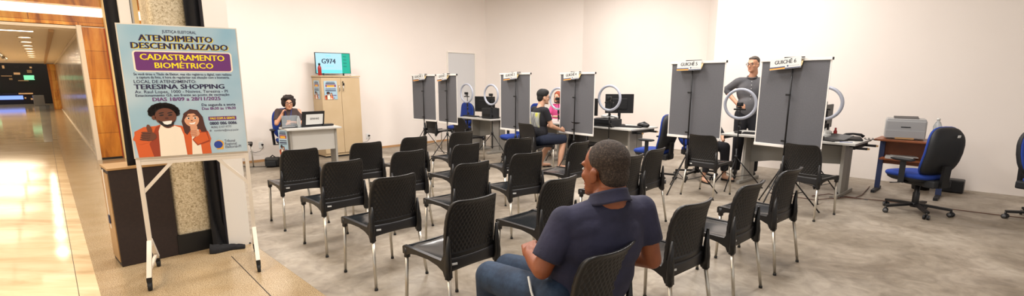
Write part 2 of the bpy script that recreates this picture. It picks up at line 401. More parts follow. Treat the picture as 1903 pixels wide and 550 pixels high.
for q, z, w_, h_, m_ in ((1.2, 1.75, .5, .3, 'shop_green'), (3.2, 1.2, .7, .25, 'shop_green'), (2.3, .45, 1.3, .25, 'shop_blue'), (4.2, 2.75, .9, .15, 'shop_amber'), (5.3, 2.7, .5, .12, 'shop_amber'), (3.6, 1.75, .4, .2, 'shop_warm'), (5, 1.1, .6, .4, 'shop_warm')):
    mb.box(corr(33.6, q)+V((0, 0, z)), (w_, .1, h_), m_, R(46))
random.seed(11)
for k in range(60):
    q = random.uniform(.8, 12); z = random.choice((.35, .8, 1.2, 1.7, 2.1, 2.5)); mb.box(corr(33.7-.02*k % .3, q)+V((0, 0, z+random.uniform(-.1, .1))), (random.uniform(.08, .45), .06, random.uniform(.05, .22)), random.choice(('shop_warm', 'shop_warm', 'brown', 'tan', 'orange_dark', 'shop_amber' if k % 9 == 0 else 'tan')), R(46))
structure(mb, 'wall_far_shop')
mb = MB(); mb.box(corr(30, .9)+V((0, 0, .33)), (.5, .5, .66), 'grey_tile', R(46), .02); tag(mb.build('stone_planter'), 'small grey stone block at the far end of the mall corridor', 'planter')
for k in range(9):
    p = corr(1.0+1.75*k+(0 if k else -.15), .78+.055*1.0*0)
    mb = MB(); X = at(p.x, p.y, 0, R(46))
    if k: mb.lathe([(.0, 2.452), (.105, 2.452), (.105, 2.456)], 'downlight', X=X); mb.lathe([(.105, 2.446), (.125, 2.446), (.125, 2.458), (.105, 2.458)], 'mall_ceiling', X=X, cap=False)
    else: mb.box((-.1, 0, 2.453), (.5, .12, .008), 'downlight', X=X); mb.box((-.1, 0, 2.456), (.56, .18, .006), 'mall_ceiling', X=X)
    tag(mb.build('ceiling_downlight'), 'long rectangular downlight nearest the wooden header of the mall corridor' if k == 0 else 'round corridor downlight, %s behind the long rectangular one by the header' % ('', 'first', 'second', 'third', 'fourth', 'fifth', 'sixth', 'seventh', 'eighth')[k], 'light', None if k == 0 else 'round downlights in the mall corridor')
mb = MB(); mb.bar(corr(1, 1.55)+V((0, 0, 2.43)), corr(17, 1.55)+V((0, 0, 2.43)), .05, .04, 'grey_tile'); 
for k in range(9): mb.lathe([(.0, 2.33), (.04, 2.33), (.05, 2.42)], 'grey_tile', corr(2+1.7*k, 1.55), n=10)
tag(mb.build('track_light'), 'dark track with small spotlights beside the downlights on the mall ceiling', 'light')

# ------------------------------------------------------------------ brown counter and curtains
B0 = V((-3.225, 3.804, 0)); X = at(B0.x, B0.y, 0, math.atan2(.733, .680))
t = thing('brown_counter', B0, math.atan2(.733, .680), 'dark brown boxy counter with tan top standing left of the granite column', 'counter')
mb = MB(); mb.box((.205, .17, .405), (.41, .33, .81), 'brown', bev=.006); mb.build('body', t)
mb = MB(); mb.box((.205, .17, .82), (.42, .345, .018), 'tan', bev=.003); mb.box((-.003, .17, .41), (.006, .3, .74), 'tan'); mb.box((-.008, .2, .55), (.006, .03, .5), 'jamb'); mb.box((-.012, .2, .38), (.008, .05, .07), 'monitor_lit' if 0 else 'sign_navy'); tag(mb.build('top', t), 'tan laminate top and side edge')
def curtain(name, a, b, z0, z1, amp, n, label, pool=None):
    a, b = fr(a), fr(b); d = (b-a).normalized(); nn = V((d.y, -d.x, 0)); mb = MB()
    def f(u, v, o):
        z = z0+(z1-z0)*v; p = a+(b-a)*(u+.05*sin(9*v+3*u)*(1-v)*.8); k = amp*(sin(u*n*2*pi+1.3*sin(5*v))*.6+.4*sin(u*n*5+v*7))
        sp = 0
        if pool and v < .10: sp = (1-v/.10)**1.5; p = p+d*pool[0]*sp*u+nn*pool[1]*sp*(1+.3*sin(8*u)); z = z0+(z1-z0)*v*(.45+.4*abs(sin(9*u)))
        return p+nn*(k+o)+V((0, 0, z))
    mb.shell(40, 60, lambda u, v: f(u, v, 0), lambda u, v: f(u, v, -.008), 'curtain')
    return tag(mb.build(name), label, 'curtain')
curtain('black_curtain', (-3.175, 3.95), (-3.10, 4.03), .83, 4.1, .008, 2, 'narrow black curtain hanging behind the left edge of the poster board')
q = fr((-2.742, 4.245)); q2 = fr((-2.640, 4.335))
cur_ = curtain('black_curtain', q, q2, .004, 4.1, .014, 2, 'black curtain beside the white jamb, pooling on the floor below the poster board', (.17, .05))

mb = MB(); pa, pb = V((-2.72, 4.17, 0)), V((-2.47, 4.29, 0)); pd = (pb-pa); pn = V((pd.y, -pd.x, 0)).normalized()
def pool_(u, v, low):
    w_ = .115*(1-.62*u)*(.9+.1*sin(9*u)); e_ = (2*v-1); z = 0.004 if low else .006+(1-e_*e_)**.6*(.050*(1-.75*u)+.012*abs(sin(14*u+5*v))+.010*abs(sin(23*v)))
    return pa+pd*u+pn*(w_*e_*.6+.01*sin(7*u))+V((0, 0, z))
mb.shell(30, 16, lambda u, v: pool_(u, v, False), lambda u, v: pool_(u, v, True), 'curtain'); mb.build('pooled_hem', cur_)
# ------------------------------------------------------------------ poster artwork (flat print), local x right, y up, origin at the top-left corner
def disc(mb, x, y, rx, ry, m, z, X, n=20, rot=0):
    c, s_ = cos(rot), sin(rot)
    vs = [(x+rx*cos(2*pi*k/n)*c-ry*sin(2*pi*k/n)*s_, y+rx*cos(2*pi*k/n)*s_+ry*sin(2*pi*k/n)*c, z) for k in range(n)]
    mb.faces(vs, [tuple(range(n))], m, False, X)
def poly(mb, pts, m, z, X, w, h): mb.faces([(a*w, -b*h, z) for a, b in pts], [tuple(range(len(pts)))], m, False, X)
def art(X, w, h, full=True):
    mb = MB(); e = .0004
    def P(pts, m, k=1): poly(mb, pts, m, e*k, X, w, h)
    def rr(x0, y0, x1, y1, r, m, k):
        mb.faces([(a, b, e*k) for a, b in rrect(x0*w, -y1*h, x1*w, -y0*h, r*w)], [tuple(range(24))], m, False, X)
    def T(s, u, v, size, m, width=None, bold=.02, k=4, al='CENTER'):
        mb.text(s, size*h, m, X @ M4.Translation((u*w, -v*h, e*k)), bold, al, width*w if width else None)
    mb.box((w/2, -h/2, -.003), (w, h, .006), 'poster_blue', X=X)
    rr(.09, .187, .94, .345, .03, 'print_cream', 1); rr(.105, .196, .925, .336, .02, 'print_purple', 2)
    if full:
        T('JUSTIÇA ELEITORAL', .5, .042, .030, 'print_navy', .29, .005)
        for dx, m, k in ((.006, 'print_yellow', 3), (0, 'print_navy', 5)):
            T('ATENDIMENTO', .47+dx, .094+dx/2, .064, m, .62, .05, k); T('DESCENTRALIZADO', .5+dx, .152+dx/2, .064, m, .82, .05, k)
        T('CADASTRAMENTO', .51, .236, .064, 'print_yellow', .72, .03); T('BIOMÉTRICO', .51, .298, .060, 'print_yellow', .50, .03)
        T('Se você tirou o Título de Eleitor, mas não registrou a digital, nem realizou', .5, .363, .026, 'print_navy', .84, .012)
        T('a captura da foto, é hora de regularizar sua situação com a biometria.', .5, .387, .026, 'print_navy', .80, .012)
        T('LOCAL DE ATENDIMENTO:', .07, .420, .034, 'print_navy', .52, .008, al='LEFT'); T('TERESINA SHOPPING', .07, .460, .052, 'print_navy', .77, .045, al='LEFT')
        T('Av. Raul Lopes, 1000 - Noivos, Teresina - PI', .07, .497, .033, 'print_navy', .80, .004, al='LEFT'); T('Estacionamento G3, em frente ao posto de vacinação', .07, .524, .027, 'print_navy', .81, .02, al='LEFT')
        T('DIAS 18/09 a 28/11/2025', .50, .556, .040, 'print_purple', .59, .035)
        T('De segunda a sexta', .93, .605, .031, 'print_navy', .31, .02, al='RIGHT'); T('Das 8h30 às 19h30', .93, .635, .031, 'print_purple', .31, .025, al='RIGHT')
        rr(.665, .700, .925, .732, .006, 'print_purple', 2); T('FALE COM A GENTE', .795, .716, .024, 'print_yellow', .23, .03)
        T('0800 086 0086', .925, .757, .035, 'print_navy', .25, .03, al='RIGHT'); T('(86) 2107-9777', .87, .787, .024, 'print_grey', .17, .01, al='RIGHT'); T('ouvidoria@tre-pi.jus.br', .935, .815, .024, 'print_grey', .23, .01, al='RIGHT')
        disc(mb, .69*w, -.787*h, .010*w, .010*w, 'print_grey', e, X); disc(mb, .672*w, -.815*h, .010*w, .010*w, 'print_grey', e, X)
        T('Tribunal', .79, .905, .030, 'print_grey', .10, .015, al='LEFT'); T('Regional', .79, .930, .030, 'print_grey', .11, .015, al='LEFT'); T('Eleitoral-PI', .79, .955, .030, 'print_grey', .15, .015, al='LEFT')
    else:
        for v, a, b, hh in ((.06, .2, .8, .02), (.11, .15, .85, .035), (.16, .12, .88, .035), (.42, .1, .9, .03), (.50, .08, .9, .045), (.56, .1, .9, .02)):
            rr(a, v-hh/2, b, v+hh/2, .002, 'print_navy', 2)
        rr(.2, .235, .8, .325, .005, 'print_gold', 3); rr(.66, .76, .92, .80, .002, 'print_purple', 2)
    P([(.72, .955), (.775, .905), (.775, .972), (.71, .972)], 'print_gold', 2); disc(mb, .730*w, -.932*h, .040*w, .040*w, 'print_blue', e*4, X); disc(mb, .738*w, -.928*h, .044*w, .044*w, 'print_gold', e*3, X)
    # the two smiling people giving a thumbs-up
    P([(.03, 1), (.015, .86), (.02, .80), (.10, .765), (.20, .76), (.26, .745), (.42, .765), (.50, .82), (.52, 1)], 'print_orange', 2)
    P([(.33, 1), (.30, .80), (.36, .762), (.41, .78), (.43, .84), (.44, 1)], 'print_cream', 3)
    P([(.155, 1), (.13, .9), (.20, .77), (.25, .75), (.31, .82), (.33, 1)], 'print_orange_dark', 3)
    P([(.21, 1), (.22, .80), (.25, .74), (.33, .745), (.36, .80), (.345, 1)], 'print_cream', 4)
    P([(.0, .86), (.03, .80), (.10, .775), (.16, .79), (.15, .88), (.05, .90)], 'print_orange', 5)
    P([(.45, 1), (.44, .87), (.48, .79), (.54, .76), (.60, .775), (.65, .82), (.67, .88), (.655, .92), (.66, 1)], 'print_orange', 5)
    P([(.485, 1), (.50, .84), (.53, .785), (.565, .80), (.575, 1)], 'print_cream', 6)
    disc(mb, .305*w, -.735*h, .055*w, .06*w, 'print_skin_dark', e*5, X)
    for k in range(26):
        a = pi*(-.08+1.16*k/25); disc(mb, (.285+.105*cos(a))*w, (-.655+.052*sin(a))*h, .034*w, .028*w, 'print_hair', e*6, X, 9, k)
    disc(mb, .295*w, -.655*h, .105*w, .07*w, 'print_hair', e*6, X)
    disc(mb, .295*w, -.690*h, .092*w, .088*w, 'print_skin_dark', e*7, X); disc(mb, .195*w, -.695*h, .018*w, .022*w, 'print_skin_dark', e*7, X)
    P([(.22, .712), (.25, .755), (.30, .772), (.35, .758), (.375, .715), (.345, .735), (.31, .728), (.27, .732)], 'print_hair', 8)
    P([(.262, .728), (.30, .724), (.345, .722), (.335, .746), (.30, .753), (.275, .747)], 'print_white', 9)
    for x in (.262, .335): disc(mb, x*w, -.678*h, .020*w, .0075*w, 'print_hair', e*9, X, 10, .15); disc(mb, x*w, -.660*h, .026*w, .006*w, 'print_hair', e*9, X, 8, .2)
    disc(mb, .302*w, -.702*h, .016*w, .010*w, 'print_hair_brown', e*9, X)
    # woman
    P([(.44, .82), (.425, .73), (.455, .665), (.51, .635), (.575, .645), (.615, .70), (.625, .77), (.645, .83), (.60, .85), (.58, .80), (.5, .80), (.46, .84)], 'print_hair_brown', 6)
    disc(mb, .525*w, -.785*h, .032*w, .05*w, 'print_skin', e*7, X); disc(mb, .515*w, -.715*h, .066*w, .080*w, 'print_skin', e*8, X)
    P([(.44, .73), (.448, .67), (.51, .642), (.575, .66), (.595, .74), (.575, .70), (.54, .670), (.49, .672)], 'print_hair_brown', 9)
    for x in (.487, .545): disc(mb, x*w, -.708*h, .013*w, .011*w, 'print_white', e*9, X); disc(mb, (x+.002)*w, -.708*h, .008*w, .009*w, 'print_hair', e*10, X); disc(mb, x*w, -.690*h, .02*w, .004*w, 'print_hair', e*10, X, 8, .1)
    P([(.487, .743), (.515, .747), (.548, .738), (.535, .756), (.502, .757)], 'print_white', 9); disc(mb, .515*w, -.727*h, .009*w, .006*w, 'print_skin_dark', e*9, X)
    # hands
    disc(mb, .135*w, -.838*h, .062*w, .048*w, 'print_skin_dark', e*8, X); disc(mb, .145*w, -.785*h, .020*w, .052*w, 'print_skin_dark', e*9, X, 14, .15)
    for k in range(4): disc(mb, (.115-.006*k)*w, (-.812-.017*k)*h, .042*w, .009*w, 'print_hair_brown', e*9, X, 10, -.1); disc(mb, (.115-.006*k)*w, (-.808-.017*k)*h, .040*w, .008*w, 'print_skin_dark', e*10, X, 10, -.1)
    P([(.50, .88), (.57, .82), (.64, .82), (.655, .90), (.54, .93)], 'print_orange_dark', 8); P([(.51, .88), (.575, .825), (.63, .825), (.65, .89), (.545, .92)], 'print_orange', 9)
    disc(mb, .53*w, -.828*h, .042*w, .038*w, 'print_skin', e*10, X); disc(mb, .515*w, -.783*h, .014*w, .034*w, 'print_skin', e*11, X, 12, .1)
    for k in range(4): disc(mb, (.517)*w, (-.808-.013*k)*h, .030*w, .006*w, 'print_orange_dark', e*11, X, 8); disc(mb, (.517)*w, (-.805-.013*k)*h, .029*w, .006*w, 'print_skin', e*12, X, 8)
    return mb
def pblue(nt, v, b):
    sx = nt.nodes.new('ShaderNodeTexNoise'); nt.links.new(v, sx.inputs['Vector']); sx.inputs['Scale'].default_value = 2.2
    return ramp(nt, sx.outputs['Fac'], ((.3, (132, 176, 198)), (.7, (190, 206, 214)))), None
texmat('poster_blue', .35, pblue)
# ------------------------------------------------------------------ wheeled poster board
BL = V((-2.805, 3.595, 0)); BR_ = V((-2.188, 3.956, 0)); rb = math.atan2((BR_-BL).y, (BR_-BL).x); wb = (BR_-BL).length
t = thing('poster_stand', (BL+BR_)/2, rb, 'white metal stand on casters holding a large light blue printed poster', 'poster stand')
mb = MB(); hw = wb/2
for s_ in (-1, 1): mb.box((s_*hw, 0, .86), (.028, .028, 1.20), 'frame_white')
for z in (.935, 1.0-.09): mb.box((0, 0, z), (wb, .024, .028), 'frame_white')
for s_ in (-1, 1): mb.bar((s_*hw, 0, .68), (s_*(hw-.21), 0, .91), .022, .024, 'frame_white')
mb.build('frame', t)
for s_ in (-1, 1):
    mb = MB()
    for f_ in (-1, 1): mb.bar((s_*hw, f_*.02, .30), (s_*hw, f_*.262, .085), .03, .03, 'frame_white')
    mb.bar((s_*hw, -.2, .125), (s_*hw, .2, .125), .02, .02, 'frame_white')
    o = mb.build('foot', t)
    for f_ in (-1, 1):
        mb = MB(); mb.box((s_*hw, f_*.262, .078), (.032, .032, .03), 'black'); mb.tube([(s_*hw-.012, f_*.275, .028), (s_*hw+.012, f_*.275, .028)], .028, 'rubber', 16); mb.bar((s_*hw, f_*.262, .07), (s_*hw, f_*.275, .03), .03, .02, 'black'); mb.build('caster', o)
bz0, bz1 = .955, 1.915; bw = .735
Xp = M4.Translation((-bw/2, -.026, bz1)) @ M4.Rotation(R(90), 4, 'X')
mb = MB(); mb.box((0, -.012, (bz0+bz1)/2), (bw+.016, .018, bz1-bz0+.016), 'frame_white'); mb.build('board', t)
o = art(Xp, bw, bz1-bz0).build('poster', t, recalc=False); tag(o, 'light blue poster with navy and yellow lettering and two smiling people')
# ------------------------------------------------------------------ cabinet, television
cr = R(43); C0 = V((-3.155, 10.19, 0)); cx_ = V((cos(cr), sin(cr), 0))
t = thing('storage_cabinet', C0-cx_*.40, cr, 'beige two-door storage cabinet standing against the left white wall under the television', 'cabinet')
w, d, h = .80, .43, 1.6
mb = MB(); mb.box((0, d/2, .81), (w, d, 1.56), 'cabinet'); mb.box((0, d/2, .03), (w-.02, d-.02, .06), 'black'); mb.build('body', t)
mb = MB(); mb.box((0, d/2-.008, h+.012), (w+.03, d+.03, .026), 'cabinet', bev=.004); mb.build('top', t)
for s_ in (-1, 1):
    mb = MB(); mb.box((s_*w/4, -.010, .83), (w/2-.006, .018, 1.50), 'cabinet', bev=.002); o = mb.build('door', t)
    mb = MB(); xx = s_*.035 if s_ > 0 else -.045
    mb.tube([(xx, -.019, 1.32), (xx, -.045, 1.33), (xx, -.045, 1.42), (xx, -.019, 1.43)], .007, 'key_metal', 8); mb.build('handle', o)
    if s_ > 0: mb = MB(); mb.lathe([(0, 0), (.010, 0), (.010, .01), (0, .01)], 'key_metal', n=12, X=M4.Translation((.035, -.019, 1.50)) @ M4.Rotation(R(90), 4, 'X')); mb.box((.035, -.034, 1.50), (.012, .022, .03), 'black'); mb.box((.045, -.04, 1.455), (.03, .012, .05), 'black'); mb.build('key', o)
def small_poster(loc, rz, w_, h_, label):
    X = M4.Translation((-w_/2, 0, h_)) @ M4.Rotation(R(90), 4, 'X')
    o = art(X, w_, h_, False).build('paper_poster', None, loc, rz, recalc=False)
    return tag(o, label, 'poster')
O = C0-cx_*.40; cy_ = V((-sin(cr), cos(cr), 0))
small_poster(O+cx_*-.22-cy_*.027+V((0, 0, 1.16)), cr, .26, .36, 'small blue poster taped to the front of the beige cabinet door')
small_poster(O+cx_*-.4085+cy_*.20+V((0, 0, 1.17)), cr-R(90), .26, .36, 'small blue poster on the left side panel of the beige cabinet')
tv0 = O+cy_*.16+cx_*-.06
t = thing('television', tv0+V((0, 0, 1.625)), R(38), 'flat television on top of the beige cabinet showing the number G974', 'television')
tw, th_ = .70, .415; zc = .035+th_/2
mb = MB(); mb.box((0, .0, zc), (tw, .03, th_), 'black', bev=.004); mb.box((0, .025, zc-.03), (tw*.7, .04, th_*.6), 'black', bev=.01); mb.box((0, -.014, .040), (tw, .006, .012), 'key_metal'); mb.build('housing', t)
for s_ in (-1, 1): mb = MB(); mb.bar((s_*.2, 0, .05), (s_*.2-.03, -.09, .008), .03, .012, 'black'); mb.bar((s_*.2, 0, .05), (s_*.2+.03, .09, .008), .03, .012, 'black'); mb.build('foot', t)
mb = MB(); Xs = M4.Translation((0, -.0165, zc)) @ M4.Rotation(R(90), 4, 'X'); a, b = tw-.024, th_-.024
mb.faces([(-a/2, -b/2, 0), (a*.26, -b/2, 0), (a*.26, b/2, 0), (-a/2, b/2, 0)], [(0, 1, 2, 3)], 'tv_screen', X=Xs)
mb.faces([(a*.26, -b/2, 0), (a/2, -b/2, 0), (a/2, b/2, 0), (a*.26, b/2, 0)], [(0, 1, 2, 3)], 'tv_teal', X=Xs)
mb.faces([(-a/2, -b/2, .0004), (a*.26, -b/2, .0004), (a*.26, -b*.33, .0004), (-a/2, -b*.33, .0004)], [(0, 1, 2, 3)], 'tv_bar', X=Xs)
mb.text('G974', .135, 'tv_ink', Xs @ M4.Translation((-.09, .035, .001)), .03, width=.27); mb.text('Senha', .045, 'tv_bar', Xs @ M4.Translation((-.09, .145, .001)), .01); mb.text('GUICHÊ 04', .035, 'tv_bar', Xs @ M4.Translation((-.08, -.055, .001)), .01)
for k, y in enumerate((.135, .07, .005, -.06)): mb.text('P35%d' % (k+2), .032, 'tv_ink', Xs @ M4.Translation((.235, y, .001)), .01)
disc(mb, -.30, -.15, .014, .014, 'tv_ink', .001, Xs); mb.build('screen', t, recalc=False)
mb = MB(); mb.lathe([(0, 0), (.033, 0), (.035, .01), (.035, .14), (.030, .17), (.016, .185), (.016, .20), (0, .20)], 'red'); mb.lathe([(0, .2), (.02, .2), (.02, .235), (0, .24)], 'black'); p = O+cx_*-.37+cy_*.08
tag(mb.build('water_bottle', None, p+V((0, 0, 1.625))), 'red bottle with black cap on the cabinet beside the television', 'bottle')
mb = MB(); mb.box((0, 0, .01), (.12, .05, .02), 'paper'); tag(mb.build('white_box', None, O+cx_*.30+cy_*.05+V((0, 0, 1.625)), cr), 'small flat white device on the cabinet top right of the television', 'device')
# sockets on the left wall
def socket(p, rz, label, plug=True):
    t = thing('wall_socket', p, rz, label, 'socket'); mb = MB(); mb.box((0, -.004, 0), (.075, .008, .12), 'label_white', bev=.002); mb.build('plate', t)
    if plug: mb = MB(); mb.box((.02, -.03, .01), (.03, .045, .03), 'black', bev=.005); mb.tube([(.02, -.05, 0), (.02, -.06, -.05), (-.04, -.05, -.11), (-.12, -.03, -.13), (-.2, -.02, -.10)], .004, 'black', 6); mb.build('plug', t)
socket(L0+UL*2.32+nl*.003+V((0, 0, .31)), R(46.9), 'white wall socket with black plug to the right of the beige cabinet')
socket(L0+UL*.05+nl*.003+V((0, 0, .32)), R(46.9), 'white wall socket near the floor left of the reception desk')
# ------------------------------------------------------------------ plastic chair
def make_chair():
    t = thing('plastic_chair', (0, 0, 0), 0, '', 'chair')
    def hwid(v): return .201-.003*v-.020*v**6
    def by(z): q = max(0, (z-.45)/.38); return -.205-.012*q-.030*q**2-.036*q**5
    def back(u, v, rear):
        s_ = 2*u-1; top = .836-.030*abs(s_)**12-.006*(1-s_*s_); z = .468+(top-.468)*v; x = s_*hwid(v)
        y = by(z)+(.030+.014*v*v)*s_*s_
        if rear:
            y -= .011
            rim = max(0, min(1, (abs(s_)-.86)/.05)); rim = max(rim, min(1, max(0, (v-.93)/.03)), min(1, max(0, (.10-v)/.03)))
            y -= .008*rim
            y -= (1-rim)*.0060*abs(sin(pi*(s_*7+v*8)))**.7*abs(sin(pi*(s_*7-v*8)))**.7
        else:
            y += .002*abs(sin(pi*(s_*7+v*8)))*abs(sin(pi*(s_*7-v*8)))
        return (x, y, z)
    mb = MB(); mb.shell(84, 96, lambda u, v: back(u, v, False), lambda u, v: back(u, v, True), 'black_plastic'); bk = mb.build('backrest', t)
    mb = MB()
    def seat(u, v, low):
        s_ = 2*u-1; y = -.19+.425*v; hw_ = .203-.012*(1-v)**2-.01*v**8
        x = s_*hw_; z = .458-.016*(1-abs(s_)**3)*(1-(2*v-1)**4)-.012*max(0, v-.9)/.1*(1-.6*abs(s_))
        return (x, y, z-(.012 if low else 0))
    mb.shell(24, 28, lambda u, v: seat(u, v, 0), lambda u, v: seat(u, v, 1), 'seat_plastic'); mb.build('seat', t)
    mb = MB()
    for s_ in (-1, 1):
        pr_ = [(.238, .452), (.225, .462), (.0, .460), (-.17, .458), (-.195, .50), (-.218, .60), (-.236, .60), (-.240, .46), (-.246, .363), (-.200, .363), (-.185, .395), (-.13, .418), (-.04, .432), (.08, .430), (.165, .418), (.188, .405), (.236, .405)]
        a, b = s_*.188, s_*.214
        n = len(pr_); vs = []
        for x, off in ((a, 0), (b, 0)):
            for (y, z) in pr_: vs.append((x*(1 if z < .5 else .985), y, z))
        # concave outline: strips between the top and the bottom chains
        top = pr_[:8]; 
        mb.prism([(.238, .452), (.225, .462), (.08, .461), (.08, .430), (.165, .418), (.188, .405), (.236, .405)], 0, min(a, b), max(a, b), 'black_plastic')
        mb.prism([(.08, .461), (-.04, .460), (-.04, .432), (.08, .430)], 0, min(a, b), max(a, b), 'black_plastic')
        mb.prism([(-.04, .460), (-.17, .458), (-.13, .418), (-.04, .432)], 0, min(a, b), max(a, b), 'black_plastic')
        mb.prism([(-.17, .458), (-.195, .50), (-.240, .50), (-.243, .44), (-.247, .363), (-.200, .363), (-.185, .395), (-.13, .418)], 0, min(a, b), max(a, b), 'black_plastic')
        mb.tube([(s_*.203, -.224, .355), (s_*.204, -.226, .44), (s_*.200, -.222, .52), (s_*.196, -.226, .62)], [.021, .023, .018, .008], 'black_plastic', 10)
        mb.tube([(s_*.199, .209, .385), (s_*.197, .206, .45)], [.021, .022], 'black_plastic', 10)
    mb.prism([(-.19, .452), (.19, .452), (.19, .415), (.13, .430), (0, .436), (-.13, .430), (-.19, .415)], 1, .222, .236, 'black_plastic')
    def band(u, v, r_):
        s_ = 2*u-1; lo = .378+.022*(1-s_*s_); z = lo+(.470-lo)*v; return (s_*.205, -.214-.002*v+.028*s_*s_-(.012 if r_ else 0), z)
    mb.shell(16, 4, lambda u, v: band(u, v, 0), lambda u, v: band(u, v, 1), 'band_plastic'); fr_ = mb.build('frame', t)
    mb = MB(); mb.box((-.145, -.2155, .432), (.036, .005, .014), 'label_white', R(-15), .002); tag(mb.build('maker_label', fr_), 'tiny white label plate')
    for s_ in (-1, 1):
        for y0, x1, y1, z0 in ((.208, .216, .214, .40), (-.226, .226, -.280, .37)):
            mb = MB(); mb.tube([(s_*.201, y0, z0), (s_*x1, y1, .012)], [.0125, .011], 'steel_leg', 10); mb.tube([(s_*x1, y1, .016), (s_*(x1+.0005), y1, 0)], .0132, 'rubber', 10); mb.build('leg', t)
    return t
ch = make_chair(); used = [False]
def chair(x, y, deg, label, group):
    if not used[0]:
        used[0] = True; ch.location = (x, y, 0); ch.rotation_euler = (0, 0, R(deg)); ch['label'] = label; ch['group'] = group; return ch
    return dup(ch, (x, y, 0), R(deg), label, group)
G = 'black plastic chairs in the waiting rows'
for x, y, a, l in (
 (-2.35, 5.15, 42, 'leftmost black plastic chair of the waiting rows, nearest the poster board'),
 (-1.66, 4.40, 45.5, 'black plastic chair between the leftmost one and the large four-legged one before it'),
 (-1.04, 3.71, 45.5, 'black plastic chair left of the stickered one, all four metal legs in full view'),
 (-1.82, 5.71, 41, 'black plastic chair standing directly below the beige cabinet in the photo'),
 (-1.20, 5.03, 43, 'black plastic chair half hidden behind the one with four legs in full view'),
 (-1.39, 6.26, 45, 'black plastic chair farthest back on the left, under the farthest grey banner'),
 (-.85, 6.90, 42, 'farthest black plastic chair of the middle column, below the second grey banner'),
 (-.67, 5.57, 44.8, 'second farthest black plastic chair of the middle column'),
 (-.50, 4.32, 43, 'third black plastic chair of the middle column, just behind the nearest one'),
 (-.40, 3.03, 46, 'large black plastic chair with white sticker, left of the seated man in navy'),
 (-.03, 6.17, 31, 'black plastic chair left of the young man in shorts, half hidden by the next'),
 (.02, 4.91, 35, 'black plastic chair under the third banner, its whole back in view'),
 (.19, 3.64, 45.3, 'black plastic chair just left of the shoulder of the man in navy'),
 (.61, 5.74, 48, 'black plastic chair behind the face of the man in navy, below the fourth banner'),
 (.98, 4.72, 46, 'black plastic chair almost hidden behind the head of the man in navy'),
 (1.33, 5.17, 46, 'black plastic chair between the head of the man in navy and the fifth banner'),
 (.92, 2.94, 40, 'large black plastic chair right beside the elbow of the man in navy'),
 (1.50, 3.46, 42, 'black plastic chair second from the right of the nearest row'),
 (2.08, 4.00, 40, 'black plastic chair at the right end of the nearest row'),
 (.245, 2.12, 45, 'black plastic chair the man in the navy polo shirt sits on')):
    c = chair(x, y, a, l, G)
G2 = 'black plastic chairs at the service desks'
for x, y, a, l in (
 (-1.62, 10.75, -46, 'black plastic chair behind the first grey banner, farthest of the desk chairs'),
 (-.85, 9.45, -48, 'black plastic chair behind the second grey banner, facing the desk'),
 (.41, 8.20, -52, 'black plastic chair the young man in dark shorts sits on'),
 (1.30, 8.44, -50, 'black plastic chair in the shade behind the fourth grey banner'),
 (2.66, 6.46, -49, 'black plastic chair under the banner whose sign says GUICHÊ 5'),
 (3.42, 5.48, -56.5, 'black plastic chair under the largest banner, whose sign says GUICHÊ 6'),
 (-4.78, 8.30, -75, 'black plastic chair behind the right edge of the poster board, mostly hidden')):
    chair(x, y, a, l, G2)
